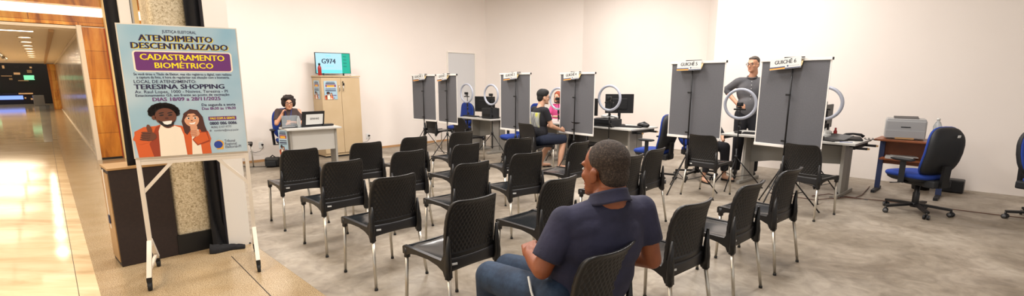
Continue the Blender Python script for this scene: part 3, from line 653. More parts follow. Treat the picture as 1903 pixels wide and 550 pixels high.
# ------------------------------------------------------------------ blue office chair
def make_office():
    t = thing('office_chair', (0, 0, 0), 0, '', 'office chair')
    def se(n_, w_, d_, p_=3.2): return [(w_*math.copysign(abs(cos(2*pi*k/n_))**(2/p_), cos(2*pi*k/n_)), d_*math.copysign(abs(sin(2*pi*k/n_))**(2/p_), sin(2*pi*k/n_))) for k in range(n_)]
    def pad(mb, w_, d_, prof, m, X, bend=0):
        n_ = 32; o = se(n_, 1, 1); vs = []; fs = []
        for r_, z in prof:
            for (a, b) in o: vs.append((a*w_*r_, b*d_*r_, z+bend*(b*r_)**2))
        for i in range(len(prof)-1):
            for j in range(n_): fs.append((i*n_+j, i*n_+(j+1) % n_, (i+1)*n_+(j+1) % n_, (i+1)*n_+j))
        fs += [tuple(range(n_))[::-1], tuple((len(prof)-1)*n_+j for j in range(n_))]
        mb.faces(vs, fs, m, True, X)
    cush = [(.9, 0), (.97, .012), (1, .03), (.99, .045), (.93, .058), (.7, .066), (.3, .068)]
    shl = [(.5, -.05), (.8, -.045), (.93, -.025), (.97, 0), (.97, .012), (.9, .012)]
    X = M4.Translation((0, .045, .43))
    mb = MB(); pad(mb, .245, .255, cush, 'blue_fabric', X, -.012); mb.build('seat', t)
    mb = MB(); pad(mb, .24, .245, shl, 'shell', X); mb.box((0, -.02, .365), (.2, .22, .05), 'black', bev=.01); mb.tube([(-.1, .05, .36), (-.26, .10, .355)], .006, 'black', 6); mb.ell((-.27, .104, .355), (.025, .012, .006), 'black'); mb.build('seat_shell', t)
    Xb = M4.Translation((0, -.215, .735)) @ M4.Rotation(R(9), 4, 'X') @ M4.Rotation(R(-90), 4, 'X')
    mb = MB(); pad(mb, .252, .285, [(.93, 0), (.99, .010), (1, .02), (.97, .034), (.85, .042), (.4, .044)], 'blue_fabric', Xb, .05); mb.build('backrest', t)
    mb = MB(); pad(mb, .250, .283, [(.5, -.058), (.78, -.054), (.92, -.040), (.985, -.014), (.99, .010), (.9, .010)], 'shell', Xb, .05); bs = mb.build('back_shell', t)
    mb = MB(); mb.box((.06, -.20, -.0560), (.042, .028, .006), 'label_white', X=Xb, bev=.004); tag(mb.build('label_plate', bs), 'small white label plate')
    mb = MB(); mb.bar((0, -.10, .37), (0, -.27, .37), .12, .05, 'black'); mb.bar((0, -.265, .36), (0, -.275, .60), .10, .03, 'black'); mb.box((0, -.2, .385), (.26, .12, .09), 'shell', bev=.02); mb.build('back_bracket', t)
    for s_ in (-1, 1):
        mb = MB(); mb.bar((s_*.18, .0, .38), (s_*.275, .0, .38), .05, .012, 'black'); mb.bar((s_*.272, .0, .375), (s_*.285, -.01, .63), .055, .022, 'shell')
        pad(mb, .042, .13, [(.7, -.012), (1, 0), (1, .014), (.8, .022)], 'shell', M4.Translation((s_*.285, -.0, .64))); mb.build('armrest', t)
    mb = MB(); mb.lathe([(.03, .09), (.034, .10), (.034, .24), (.026, .25), (.026, .37)], 'black', n=16); mb.build('column', t)
    mb = MB(); mb.lathe([(0, .07), (.045, .07), (.045, .12), (0, .13)], 'black', n=16)
    for k in range(5):
        a = 2*pi*k/5+.35; mb.bar((.03*cos(a), .03*sin(a), .105), (.33*cos(a), .33*sin(a), .08), .045, .026, 'black')
    b_ = mb.build('star_base', t)
    for k in range(5):
        a = 2*pi*k/5+.35; c = V((.325*cos(a), .325*sin(a), .027)); d_ = V((cos(a+.9), sin(a+.9), 0)); mb = MB()
        for s_ in (-1, 1): mb.tube([c+d_*s_*.008, c+d_*s_*.028], .027, 'shell', 14); mb.tube([c+d_*s_*.027, c+d_*s_*.0285], .02, 'cable_grey', 12)
        mb.tube([c+V((0, 0, .005)), c+V((0, 0, .05))], .011, 'black', 8); mb.build('caster', t)
    return t
oc = make_office(); first = True
OFF = [(4.72, 5.52, 14, 'blue office chair standing free near the right wall, black back shell towards us'),
 (5.82, 5.10, -160, 'blue office chair cut off by the right edge of the photo'),
 (2.22, 7.48, 46, 'blue office chair beside the desk end between the fourth and fifth grey banners'),
 (-1.22, 11.45, 130, 'blue office chair behind the second grey banner at the farthest desk'),
 (.08, 9.45, 125, 'blue office chair half hidden under the third grey banner'),
 (.42, 10.9, 130, 'blue office chair behind the back of the young man in dark shorts'),
 (2.98, 7.70, 200, 'blue office chair behind the fifth banner with a person sitting on it'),
 (-4.10, 8.93, 215, 'blue office chair the woman at the small reception desk sits on')]
for x, y, a, l in OFF:
    if first: oc.location = (x, y, 0); oc.rotation_euler = (0, 0, R(a)); oc['label'] = l; oc['group'] = 'blue office chairs'; first = False
    else: dup(oc, (x, y, 0), R(a), l, 'blue office chairs')
mat('acrylic', (170, 180, 186), .1, alpha=.35)
# ------------------------------------------------------------------ tripods, banners, ring lights
def tripod(mb, x, y, spread, hub, top, ang=0, m='black', r=.009):
    mb.tube([(x, y, .12), (x, y, hub+.15)], r*1.3, m, 8); mb.tube([(x, y, hub+.1), (x, y, top)], r, m, 8)
    mb.lathe([(r*1.3, 0), (r*2.6, 0), (r*2.6, .05), (r*1.3, .05)], m, (x, y, hub), 10); mb.lathe([(r*1.3, 0), (r*2.2, 0), (r*2.2, .03), (r*1.3, .03)], m, (x, y, .14), 10)
def tri_leg(x, y, a, spread, hub, m='black', r=.008):
    mb = MB(); e = (x+spread*cos(a), y+spread*sin(a), .008); mb.tube([(x+.02*cos(a), y+.02*sin(a), hub), e], r, m, 8)
    k = .55; mb.tube([(x+.015*cos(a), y+.015*sin(a), .16), (x+.02*cos(a)+(spread-.02)*k*cos(a), y+.02*sin(a)+(spread-.02)*k*sin(a), hub*(1-k)+.004)], r*.6, m, 6)
    mb.ell(e, (.013, .013, .010), 'rubber', 8); return mb
def banner(n, x, y, deg, z0, label, px=-.03, kk=1.):
    x, y, z0 = x*kk, y*kk, 1.516-(1.516-z0)*kk; w, h = .78*kk, 1.03*kk; t = thing('privacy_banner', (x, y, 0), R(deg), label, 'banner', 'grey banners on tripods')
    mb = MB(); mb.box((0, .035, z0+h/2), (w-.03, .004, h-.05), 'grey_panel')
    for s_ in (-1, 1): mb.box((s_*(w/2-.006), .035, z0+h/2), (.012, .005, h-.05), 'white_rail')
    mb.build('panel', t)
    mb = MB(); mb.box((0, .03, z0+h-.012), (w+.02, .024, .030), 'white_rail', bev=.004); mb.box((w/2+.013, .03, z0+h-.012), (.008, .026, .03), 'black'); mb.build('top_rail', t)
    mb = MB(); mb.box((0, .03, z0+.014), (w, .024, .034), 'white_rail', bev=.004); mb.build('bottom_rail', t)
    mb = MB(); tripod(mb, px, -.0, .42, .50, z0+h+.01)
    for z in (z0+.62, z0+.08): mb.box((px-.02, 0, z), (.05, .03, .022), 'black', bev=.004)
    mb.bar((px-.10, 0, z0+h+.012), (px+.12, 0, z0+h+.012), .02, .012, 'black'); mb.build('pole', t)
    for k in range(3): tri_leg(px, 0, 2*pi*k/3+.5, .42, .50).build('leg', t)
    # tent-shaped number sign
    sx = -.07+px*.3; W2, H2 = .35, .125
    X = M4.Translation((sx, -.035, z0+h-.055)) @ M4.Rotation(R(-5 if n != 5 else -1), 4, 'Y') @ M4.Rotation(R(83), 4, 'X')
    mb = MB(); mb.box((0, 0, 0), (W2, H2, .004), 'paper', X=X)
    mb.box((0, .02, -.032), (W2, .10, .004), 'cream', X=X @ M4.Rotation(R(-28), 4, 'X'))
    mb.faces([(-W2/2, -.060, .003), (0, -.060, .003), (0, -.044, .003), (-W2/2, -.044, .003)], [(0, 1, 2, 3)], 'sign_orange', X=X)
    mb.faces([(-W2/2, -.043, .003), (0, -.043, .003), (0, -.030, .003), (-W2/2, -.030, .003)], [(0, 1, 2, 3)], 'sign_navy', X=X)
    mb.faces([(.0, -.060, .003), (W2/2, -.060, .003), (W2/2, -.050, .003), (0, -.050, .003)], [(0, 1, 2, 3)], 'sign_navy', X=X)
    mb.text('GUICHÊ %d' % n, .062, 'ink', X @ M4.Translation((0, .018, .003)), .03, width=.24)
    disc(mb, .03, -.030, .010, .010, 'sign_navy', .003, X); mb.text('Tribunal Regional Eleitoral-PI', .014, 'print_grey', X @ M4.Translation((.10, -.030, .003)), .0, width=.11)
    mb.build('number_sign', t); return t
banner(1, -2.018, 11.095, -38.1, .627, 'grey banner farthest left and farthest away, with the first number sign', .02, .93)
banner(2, -1.392, 10.309, -52, .628, 'narrow-looking grey banner just right of the farthest one', .03, .9)
banner(3, .029, 8.82, -46.8, .628, 'third grey banner, standing left of the young man in shorts', .05)
banner(4, 1.061, 8.229, -50.2, .626, 'fourth grey banner, hiding the person in pink', -.01)
banner(5, 2.455, 6.617, -49.9, .745, 'grey banner with sign GUICHÊ 5 on its top rail', -.05)
banner(6, 3.221, 5.695, -56, .741, 'largest grey banner with sign GUICHÊ 6, in front of the standing man', .0)
def ring(x, y, z, deg, label, spin, cl=''):
    t = thing('ring_light', (x, y, 0), R(deg), label, 'ring light', 'ring lights on stands')
    X = M4.Translation((0, 0, z)) @ M4.Rotation(R(90), 4, 'X') @ M4.Rotation(0, 4, 'Y'); n = 48; ro, ri = .222, .180; rm, rt = (ro+ri)/2, (ro-ri)/2
    mb = MB()
    pts = [(rm*cos(2*pi*k/n), rm*sin(2*pi*k/n), 0) for k in range(n)]
    mb.tube(pts, rt, 'ring_white', 12, closed=True, X=X); mb.build('ring', t)
    mb = MB(); mb.lathe([(.016, -.06), (.02, -.05), (.02, .0), (.012, .02)], 'black', (0, .02, z-ro-.01), 12); mb.tube([(0, .01, z-ro-.05), (.03, .01, z-ro-.05)], .012, 'black', 8); mb.box((.005, .02, z-ro-.12), (.03, .03, .05), 'black', bev=.006)
    mb.tube([(0, .02, z-ro), (0, .02, z-.03)], .007, 'black', 8); mb.box((0, .0, z-.075), (.16, .03, .022), 'black', bev=.004); mb.box((0, .0, z-.045), (.05, .045, .02), 'black', bev=.006); mb.build('phone_holder', t)
    mb = MB(); tripod(mb, 0, .02, .4, .42, z-ro-.02, r=.009); mb.box((.02, .02, .80), (.05, .03, .045), 'black', bev=.006); mb.build('pole', t)
    for k in range(3): tri_leg(0, .02, 2*pi*k/3+spin, .38, .42).build('leg', t)
    c = thing('webcam', (x, y, z-.035), R(deg), 'small black camera in the middle of the ring light '+cl, 'camera', 'cameras on the ring lights')
    mb = MB(); mb.box((0, -.01, .033), (.085, .05, .055), 'black', bev=.01); mb.build('body', c)
    mb = MB(); mb.lathe([(0, 0), (.02, 0), (.02, .012), (.012, .014), (0, .010)], 'shell', X=M4.Translation((0, -.035, .033)) @ M4.Rotation(R(90), 4, 'X'), n=16); mb.build('lens', c)
ring(-1.02, 11.05, 1.25, -44, 'ring light farthest left, beside the second grey banner', .3, 'farthest left')
ring(-.43, 10.15, 1.24, -44, 'ring light second from the left, between the second and third grey banners', .1, 'second from the left')
ring(.895, 9.55, 1.18, -46, 'ring light partly hidden by the fourth grey banner, before the person in pink', .6, 'half hidden by the fourth banner')
ring(1.62, 8.16, 1.24, -42, 'ring light right of the fourth grey banner, above the desk with black printers', .2, 'above the black printers')
ring(3.21, 6.88, 1.20, -35, 'ring light between the fifth and sixth banners, in front of the standing man', .4, 'before the standing man')
ring(3.96, 6.22, 1.24, -46, 'ring light half hidden behind the right edge of the sixth banner', .9, 'behind the sixth banner')
# ------------------------------------------------------------------ service desks
DD = V((.669, -.743, 0)); DN = V((.743, .669, 0)); DR = R(-48)
def desk(cx, cy, L, D, label, rz=DR, tray=True):
    t = thing('service_desk', (cx, cy, 0), rz, label, 'desk', 'grey service desks')
    mb = MB(); mb.box((0, 0, .727), (L, D, .026), 'desk_top', bev=.003); mb.build('tabletop', t)
    for s_ in (-1, 1):
        mb = MB(); x = s_*(L/2-.30 if s_ < 0 else L/2-.16); mb.box((x, -.12, .37), (.04, .20, .67), 'desk_leg', bev=.004); mb.box((x, .08, .37), (.03, .16, .66), 'desk_side'); mb.box((x, 0, .025), (.05, D*.9, .05), 'desk_leg', bev=.01); mb.build('leg', t)
    mb = MB(); mb.prism([(-L/2+.3, .70), (L/2-.18, .70), (L/2-.18, .42), (-L/2+.62, .36), (-L/2+.3, .30)], 1, -.02, 0, 'desk_side'); mb.build('modesty_panel', t)
    if tray:
        mb = MB()
        for s_ in (-1, 1): mb.box((s_*(L/2-.03), 0, .685), (.02, D*.8, .05), 'black')
        mb.box((0, -.05, .685), (L*.9, .02, .045), 'black')
        for yy in (-.22, .22): mb.box((L/2+.03, yy, .672), (.13, .03, .03), 'black'); mb.box((L/2+.10, yy, .672), (.03, .022, .022), 'tan')
        mb.build('sliding_rails', t)
    return t
desk(4.02, 6.94, 1.72, .80, 'long grey service desk behind the fifth and sixth banners at right')
desk(1.70, 8.75, 1.60, .80, 'grey service desk with black printers right of the fourth banner')
desk(.75, 9.80, 1.2, .80, 'grey service desk behind the young man in shorts, mostly hidden', tray=False)
desk(-.543, 10.64, 1.12, .75, 'grey service desk at far left between second and third banners', tray=False)
def dpt(c, lx, ly, z=.74): return V((c[0], c[1], 0))+DD*lx+DN*ly+V((0, 0, z))
D6, D4, D3, D2 = (4.02, 6.94), (1.70, 8.75), (.75, 9.80), (-.543, 10.64)
def monitor(p, rz, label, lit=False, w=.52, h=.30, zz=.12):
    t = thing('monitor', p, rz, label, 'monitor'); mb = MB(); mb.box((0, 0, zz+h/2), (w, .025, h), 'black', bev=.004); mb.box((0, -.02, zz+h/2), (w*.55, .03, h*.55), 'black', bev=.01); mb.build('housing', t)
    mb = MB(); mb.box((0, .0135, zz+h/2), (w-.02, .002, h-.025), 'monitor_lit' if lit else 'screen_off'); mb.build('screen', t)
    mb = MB(); mb.box((0, -.03, zz/2+.03), (.05, .02, zz+.06), 'black'); mb.box((0, -.01, .006), (.22, .16, .012), 'black', bev=.004); mb.build('stand', t)
monitor(dpt(D2, -.05, -.02), DR+.35, 'black monitor seen from behind between the two leftmost ring lights', w=.50, h=.33)
monitor(dpt(D2, .38, .16), DR-.5, 'black monitor behind the second ring light from the left', w=.48, h=.33)
monitor(dpt(D4, .12, .20), DR+.75, 'large black monitor right of the fourth ring light', w=.50, h=.34, zz=.21)
monitor(dpt(D4, -.55, .12), DR+.1, 'black monitor just right of the fourth banner edge', w=.46, h=.32, zz=.14)
monitor(dpt(D6, .38, .10), DR+1.6, 'monitor with a lit bluish screen beside the sixth banner', True, w=.46, h=.32, zz=.14)
def boxy(p, rz, label, d, cat='printer', m='shell', name='printer', extra=True):
    t = thing(name, p, rz, label, cat); mb = MB(); mb.box((0, 0, d[2]/2), d, m, bev=.012); mb.build('body', t)
    if extra: mb = MB(); mb.box((0, -d[1]/2-.002, d[2]*.35), (d[0]*.7, .012, d[2]*.2), 'black'); mb.box((0, 0, d[2]+.004), (d[0]*.8, d[1]*.6, .012), 'black', bev=.003); mb.build('paper_tray', t)
boxy(dpt(D4, -.50, -.14), DR, 'black flat printer at the left end of the desk beside the fourth banner', (.42, .30, .13))
boxy(dpt(D4, .12, -.16), DR, 'black printer with papers on top under the large monitor', (.44, .30, .13))
boxy(dpt(D2, .30, -.15), DR, 'black boxy printer on the far left desk below the second ring light', (.30, .24, .22))
mb = MB(); mb.box((0, 0, .03), (.24, .20, .03), 'paper', .2, .004, ry=.12); mb.box((.05, 0, .055), (.2, .16, .006), 'paper', .5, ry=.2); tag(mb.build('paper_stack', None, dpt(D4, .14, -.1, .87), DR), 'white papers lying on the black printer under the large monitor', 'papers')
def keyboard(p, rz, label):
    t = thing('keyboard', p, rz, label, 'keyboard', 'keyboards on the desks'); mb = MB(); mb.box((0, 0, .009), (.44, .15, .018), 'black', bev=.004); mb.build('base', t)
    mb = MB()
    for i in range(15):
        for j in range(5): mb.box((-.2+i*.0285, -.055+j*.027, .021), (.024, .022, .007), 'shell')
    mb.build('keys', t)
keyboard(dpt(D4, .52, -.05), DR+.3, 'black keyboard on the desk right of the black printers'); keyboard(dpt(D6, -.42, -.10), DR+.2, 'black keyboard on the desk before the standing man')
keyboard(dpt(D2, -.42, -.12), DR, 'black keyboard on the far left desk beside the first ring light')
mb = MB(); mb.ell((0, 0, .014), (.032, .055, .02), 'black'); tag(mb.build('computer_mouse', None, dpt(D6, -.72, -.16), DR+.9), 'black computer mouse at the left end of the desk behind the fifth banner', 'mouse')
mb = MB(); mb.ell((0, 0, .035), (.12, .06, .05), 'black'); mb.tube([(-.1, 0, .05), (0, .03, .09), (.1, 0, .05)], .012, 'black'); tag(mb.build('headset', None, dpt(D4, .70, .1), DR), 'black telephone lying at the right end of the desk with printers', 'telephone')
mb = MB(); mb.box((0, 0, .02), (.09, .07, .04), 'black', bev=.008); mb.box((0, -.01, .041), (.07, .04, .004), 'shell'); tag(mb.build('fingerprint_reader', None, dpt(D4, .34, -.32), DR), 'small black fingerprint reader on the front edge of the desk with printers', 'device')
mb = MB(); mb.box((0, 0, .008), (.26, .16, .016), 'sign_navy', bev=.004); tag(mb.build('tablet', None, dpt(D4, -.28, -.33), DR), 'dark blue tablet lying on the desk behind the fourth ring light pole', 'tablet')
# right end of desk six
t = thing('laptop', dpt(D6, .50, -.16), DR-.5, 'open black laptop at the right part of the long desk', 'laptop'); mb = MB(); mb.box((0, 0, .01), (.36, .25, .02), 'black', bev=.004); mb.box((0, -.0, .021), (.30, .12, .002), 'shell'); mb.build('base', t)
mb = MB(); mb.box((0, .125, .035), (.34, .2, .010), 'cable_grey', rx=R(20)); mb.build('lid', t)
t = thing('telephone', dpt(D6, .72, .06), DR+.4, 'black desk telephone with coiled cord at the right end of the long desk', 'telephone'); mb = MB(); mb.box((0, 0, .02), (.2, .18, .035), 'black', rx=.15, bev=.01); mb.build('base', t)
mb = MB(); mb.tube([(-.11, .02, .05), (-.08, .02, .075), (0, .03, .085), (.09, .02, .075), (.12, .02, .05)], [.022, .018, .014, .018, .022], 'black'); mb.build('handset', t)
mb = MB(); mb.tube([(.02*cos(k*.9)+.12+.006*k, .02*sin(k*.9)-.03, .03+.01*sin(k*.9)) for k in range(22)], .004, 'black', 6); mb.build('cord', t)
mb = MB(); mb.box((0, 0, .012), (.14, .07, .024), 'black', bev=.008); tag(mb.build('signature_pad', None, dpt(D6, .30, -.32), DR), 'small black device on the front edge of the long desk beside the sixth banner', 'device')
mb = MB(); mb.box((0, 0, .002), (.22, .30, .003), 'paper'); mb.tube([(-.06, -.1, .007), (.08, -.07, .007)], .004, 'print_blue', 6); tag(mb.build('paper_sheet', None, dpt(D6, .70, -.22), DR+.3), 'white sheet with blue pen near the right corner of the long desk', 'paper')
mb = MB(); mb.lathe([(0, 0), (.05, 0), (.055, .06), (.05, .07), (0, .07)], 'paper', n=18); mb.ell((.02, 0, .09), (.05, .04, .03), 'paper', 12); mb.lathe([(0, .08), (.02, .08), (.02, .14), (0, .145)], 'label_white', (.0, .05, 0), 12); tag(mb.build('tissue_roll', None, dpt(D6, .42, .02), 0), 'white tissue roll and cup beside the lit monitor', 'tissue')
mb = MB(); mb.lathe([(0, 0), (.022, 0), (.022, .10), (.012, .12), (.012, .15), (0, .15)], 'red', n=12); tag(mb.build('small_bottle', None, dpt(D6, .50, .10), 0), 'small red bottle standing beside the lit monitor', 'bottle')
# ------------------------------------------------------------------ printer desk by the right wall
PR = R(-46); pc = V((5.38, 6.47, 0)); px_ = V((cos(PR), sin(PR), 0)); py_ = V((-sin(PR), cos(PR), 0))
t = thing('printer_table', pc, PR, 'brown wooden table against the right wall carrying a printer', 'table')
mb = MB(); mb.box((0, 0, .735), (.78, .5, .025), 'wood_desk', bev=.004); mb.build('tabletop', t)
mb = MB(); mb.box((0, .1, .55), (.64, .02, .34), 'wood_desk'); mb.build('back_panel', t)
mb = MB(); mb.box((0, -.02, .47), (.64, .28, .018), 'wood_desk'); mb.build('shelf', t)
for s_ in (-1, 1): mb = MB(); mb.bar((s_*.33, .05, .03), (s_*.33, .05, .72), .035, .06, 'sign_navy'); mb.bar((s_*.33, -.23, .02), (s_*.33, .22, .02), .045, .035, 'shell'); mb.build('leg', t)
mb = MB(); mb.box((0, 0, .015), (.3, .2, .03), 'paper', .1, .002); mb.box((.05, 0, .035), (.28, .2, .006), 'paper', .25); tag(mb.build('paper_stack', None, pc+px_*-.15+V((0, -.04, .479)), PR), 'stack of papers on the shelf of the brown printer table', 'papers')
t = thing('laser_printer', pc+px_*-.11+py_*.0+V((0, 0, .7475)), R(-36), 'light grey laser printer on the brown wooden table', 'printer')
mb = MB(); mb.box((0, 0, .14), (.43, .34, .24), 'printer', bev=.02); mb.box((0, .0, .262), (.41, .32, .03), 'printer', bev=.012); mb.build('body', t)
mb = MB(); mb.prism([(-.12, .275), (.14, .275), (.14, .30), (.11, .30), (-.10, .283)], 0, -.13, .13, 'printer_dark'); mb.build('output_tray', t)
mb = MB(); mb.box((0, -.172, .075), (.41, .01, .10), 'printer', bev=.003); mb.box((0, -.177, .022), (.2, .012, .022), 'tan'); mb.build('paper_drawer', t)
mb = MB(); mb.box((0, -.172, .17), (.10, .004, .012), 'shell'); tag(mb.build('badge', t), 'small dark badge')
t = thing('water_bottle', pc+px_*.21+py_*.14+V((0, 0, .7475)), 0, 'clear plastic water bottle on the brown table behind the printer', 'bottle')
mb = MB(); mb.lathe([(0, 0), (.045, 0), (.048, .02), (.044, .06), (.048, .10), (.044, .14), (.048, .18), (.03, .23), (.016, .25), (.016, .265)], 'bottle', n=20); mb.build('body', t); mb = MB(); mb.lathe([(0, .262), (.02, .262), (.02, .285), (0, .287)], 'paper', n=14); mb.build('cap', t)
mb = MB(); mb.box((0, 0, .002), (.18, .13, .003), 'cream'); tag(mb.build('paper_note', None, pc+px_*.28-py_*.12+V((0, 0, .7475)), PR), 'cream paper on the brown table right of the printer', 'paper')
p = pc+px_*.30+py_*.02
mb = MB(); mb.lathe([(0, .0), (.10, 0), (.12, .24), (.105, .24), (.09, .02), (0, .02)], 'black', n=20); tag(mb.build('waste_basket', None, (5.84, 6.78, 0)), 'black waste basket under the brown table, behind the free blue office chair', 'basket')
mb = MB(); mb.box((0, 0, .09), (.28, .2, .18), 'black', bev=.02); tag(mb.build('black_box', None, (6.12, 6.62, 0), PR), 'low black box on the floor right of the waste basket', 'box')
# groove line in the floor drawn as a thin tube, and loose cables
mb = MB(); mb.tube([(3.55, 6.5, .01), (3.9, 6.1, .01), (4.4, 6.22, .012), (4.75, 6.05, .01), (5.6, 5.35, .01), (6.6, 4.6, .01), (7.4, 3.9, .01)], .0055, 'cable', 6); tag(mb.build('floor_line', None), 'thin brown groove line running along the floor past the free blue office chair', 'cable')
mb = MB(); mb.tube([(4.0, 6.3, .012), (4.3, 6.42, .012), (4.5, 6.2, .012), (4.7, 6.35, .012), (5.2, 6.9, .012)], .006, 'cable', 6); mb.tube([(4.2, 6.25, .01), (4.45, 6.3, .01), (4.6, 6.1, .01)], .006, 'cable_grey', 6); tag(mb.build('floor_line', None), 'loose tangled cables on the floor at the foot of the long desk', 'cable')
# ------------------------------------------------------------------ reception desk
RR = R(38); rc = V((-3.48, 8.38, 0)); rx_ = V((cos(RR), sin(RR), 0)); ry_ = V((-sin(RR), cos(RR), 0))
t = thing('reception_desk', rc, RR, 'small light grey reception desk with a laptop, left of the beige cabinet', 'desk')
mb = MB(); mb.box((0, 0, .727), (.90, .52, .03), 'desk_top', bev=.004); mb.build('tabletop', t)
mb = MB(); mb.box((0, -.14, .53), (.72, .02, .36), 'desk_top'); mb.build('modesty_panel', t)
for s_ in (-1, 1): mb = MB(); mb.box((s_*.37, -.02, .37), (.035, .30, .70), 'desk_leg', bev=.004); mb.box((s_*.37, 0, .02), (.045, .48, .04), 'desk_leg'); mb.build('leg', t)
def rp(a, b, z=.742): return rc+rx_*a+ry_*b+V((0, 0, z))
t = thing('laptop', rp(.04, .0), RR+.18, 'open black laptop with a white sheet on its lid, on the reception desk', 'laptop')
mb = MB(); mb.box((0, .1, .01), (.40, .26, .02), 'black', bev=.004); mb.build('base', t)
Xl = M4.Translation((0, -.035, .14)) @ M4.Rotation(R(12), 4, 'X')
mb = MB(); mb.box((0, 0, 0), (.40, .012, .26), 'black', bev=.004, X=Xl); l_ = mb.build('lid', t)
mb = MB(); mb.box((.02, -.007, -.01), (.30, .002, .18), 'paper', X=Xl); mb.text('SENHAS', .05, 'ink', Xl @ M4.Translation((.02, -.009, 0)) @ M4.Rotation(R(90), 4, 'X'), .02, width=.16); tag(mb.build('sheet', l_), 'white sheet with black letters')
mb = MB(); mb.box((0, 0, .11), (.26, .008, .2), 'acrylic'); mb.box((0, 0, .007), (.26, .08, .012), 'shell'); tag(mb.build('acrylic_stand', None, rp(-.33, -.02), RR+.1), 'clear acrylic stand at the left corner of the reception desk', 'stand')
mb = MB(); mb.lathe([(0, 0), (.032, 0), (.032, .14), (.015, .18), (.015, .2), (0, .2)], 'bottle', n=16); tag(mb.build('water_bottle', None, rp(-.20, -.06)), 'small clear water bottle left of the laptop on the reception desk', 'bottle')
mb = MB(); mb.box((0, 0, .02), (.18, .12, .03), 'black', bev=.006); tag(mb.build('card_reader', None, rp(.30, .03), RR), 'flat black device at the right end of the reception desk', 'device')
small_poster(rp(-.475, -.08, .30), RR-R(62), .20, .42, 'narrow printed poster hanging at the left side of the reception desk')
mb = MB(); mb.box((0, 0, .09), (.26, .16, .17), 'black', .3, .04); mb.box((0, -.09, .07), (.18, .04, .10), 'shell', .3, .015); mb.tube([(-.06, 0, .16), (0, 0, .21), (.06, 0, .16)], .01, 'black'); mb.tube([(-.1, 0, .01), (-.4, -.1, .01), (-.7, .1, .01)], .006, 'black', 6); tag(mb.build('backpack', None, (-4.30, 8.62, 0)), 'black bag on the floor left of the reception desk', 'bag')
# ------------------------------------------------------------------ people
def blob(name, prims, m, parent, vox, smooth=4, factor=.6):
    """prims: ('c', p0, r0, p1, r1) capsule; ('k', p0, r0, p1, r1) cone with an open flat end; ('e', c, (rx,ry,rz), rot) ellipsoid -> one continuous skin"""
    mb = MB(True)
    for p in prims:
        if p[0] in 'ck':
            a, r0, b, r1 = V(p[1]), p[2], V(p[3]), p[4]; mb.ell(a, (r0,)*3, m, 16)
            if p[0] == 'c': mb.ell(b, (r1,)*3, m, 16)
            mb.tube([a, b], [r0, r1], m, 16)
        else: mb.ell(p[1], p[2], m, 20, rot=p[3] if len(p) > 3 else None)
    o = mb.build(name+'_raw', None, recalc=False)
    md = o.modifiers.new('r', 'REMESH'); md.mode = 'VOXEL'; md.voxel_size = vox; md.use_smooth_shade = True
    s_ = o.modifiers.new('s', 'SMOOTH'); s_.iterations = smooth; s_.factor = factor
    dg = bpy.context.evaluated_depsgraph_get(); me = bpy.data.meshes.new_from_object(o.evaluated_get(dg))
    for poly_ in me.polygons: poly_.use_smooth = True
    if not me.materials: me.materials.append(MC[m])
    bpy.data.objects.remove(o)
    n = bpy.data.objects.new(name, me); COL.objects.link(n)
    if parent: n.parent = parent
    return n
class Hd:
    def __init__(s, c, az, k=1., tilt=0):
        """az: facing azimuth in degrees, 0 = away from the camera, + to the right"""
        s.c = V(c); s.k = k; f = V((sin(R(az)), cos(R(az)), 0)); r_ = V((cos(R(az)), -sin(R(az)), 0)); u = V((0, 0, 1))
        f2 = f*cos(tilt)-u*sin(tilt); u2 = u*cos(tilt)+f*sin(tilt); s.f, s.r, s.u = f2, r_, u2
        s.m = M4((r_, f2, u2)).to_3x3().transposed()
    def p(s, a, b, c): return s.c+(s.r*a+s.f*b+s.u*c)*s.k
    def skin(s):
        k = s.k; q = lambda a, b, c, r: ('e', s.p(a, b, c), (r[0]*k, r[1]*k, r[2]*k), s.m)
        o = [q(0, -.01, .035, (.073, .092, .085)), q(0, .025, -.025, (.064, .068, .085)), q(0, .045, -.075, (.050, .048, .036)), q(0, .082, -.098, (.022, .018, .016)),
             q(0, .078, .03, (.048, .018, .014)), q(0, .098, -.012, (.0115, .016, .024)), q(0, .106, -.028, (.015, .013, .010)), q(0, .084, -.056, (.024, .012, .006)), q(0, .082, -.068, (.021, .012, .006)),
             q(.038, .062, -.02, (.022, .022, .022)), q(-.038, .062, -.02, (.022, .022, .022))]
        for s_ in (-1, 1): o += [q(s_*.077, -.005, -.015, (.009, .020, .032)), q(s_*.079, -.012, .002, (.008, .018, .014)), q(s_*.075, .004, -.036, (.008, .010, .014))]
        o.append(('c', s.p(0, -.025, -.06), .056*k, s.p(0, -.035, -.13), .058*k)); return o
    def face(s, parent, glasses=False, beard=None):
        k = s.k
        for s_ in (-1, 1):
            mb = MB(True); mb.ell(s.p(s_*.030, .080, .008), (.011*k, .006*k, .006*k), 'label_white', 10, rot=s.m); mb.ell(s.p(s_*.030, .0855, .008), (.005*k, .002*k, .005*k), 'ink', 8, rot=s.m)
            mb.ell(s.p(s_*.031, .088, .028), (.018*k, .006*k, .004*k), 'hair_black', 10, rot=s.m); mb.build('eye', parent)
        mb = MB(True); mb.ell(s.p(0, .094, -.062), (.020*k, .005*k, .003*k), 'orange_dark', 12, rot=s.m); mb.build('mouth', parent)
        if glasses:
            mb = MB(True)
            for s_ in (-1, 1):
                mb.tube([s.p(s_*.031+.024*cos(2*pi*j/16), .104, .006+.018*sin(2*pi*j/16)) for j in range(16)], .0028*k, 'black', 6, closed=True)
                mb.tube([s.p(s_*.054, .102, .008), s.p(s_*.076, .06, .008), s.p(s_*.082, -.01, .004)], .0026*k, 'black', 6)
            mb.tube([s.p(-.008, .106, .01), s.p(.008, .106, .01)], .0026*k, 'black', 6); mb.build('glasses', parent)
def pick(n): return ('n',)
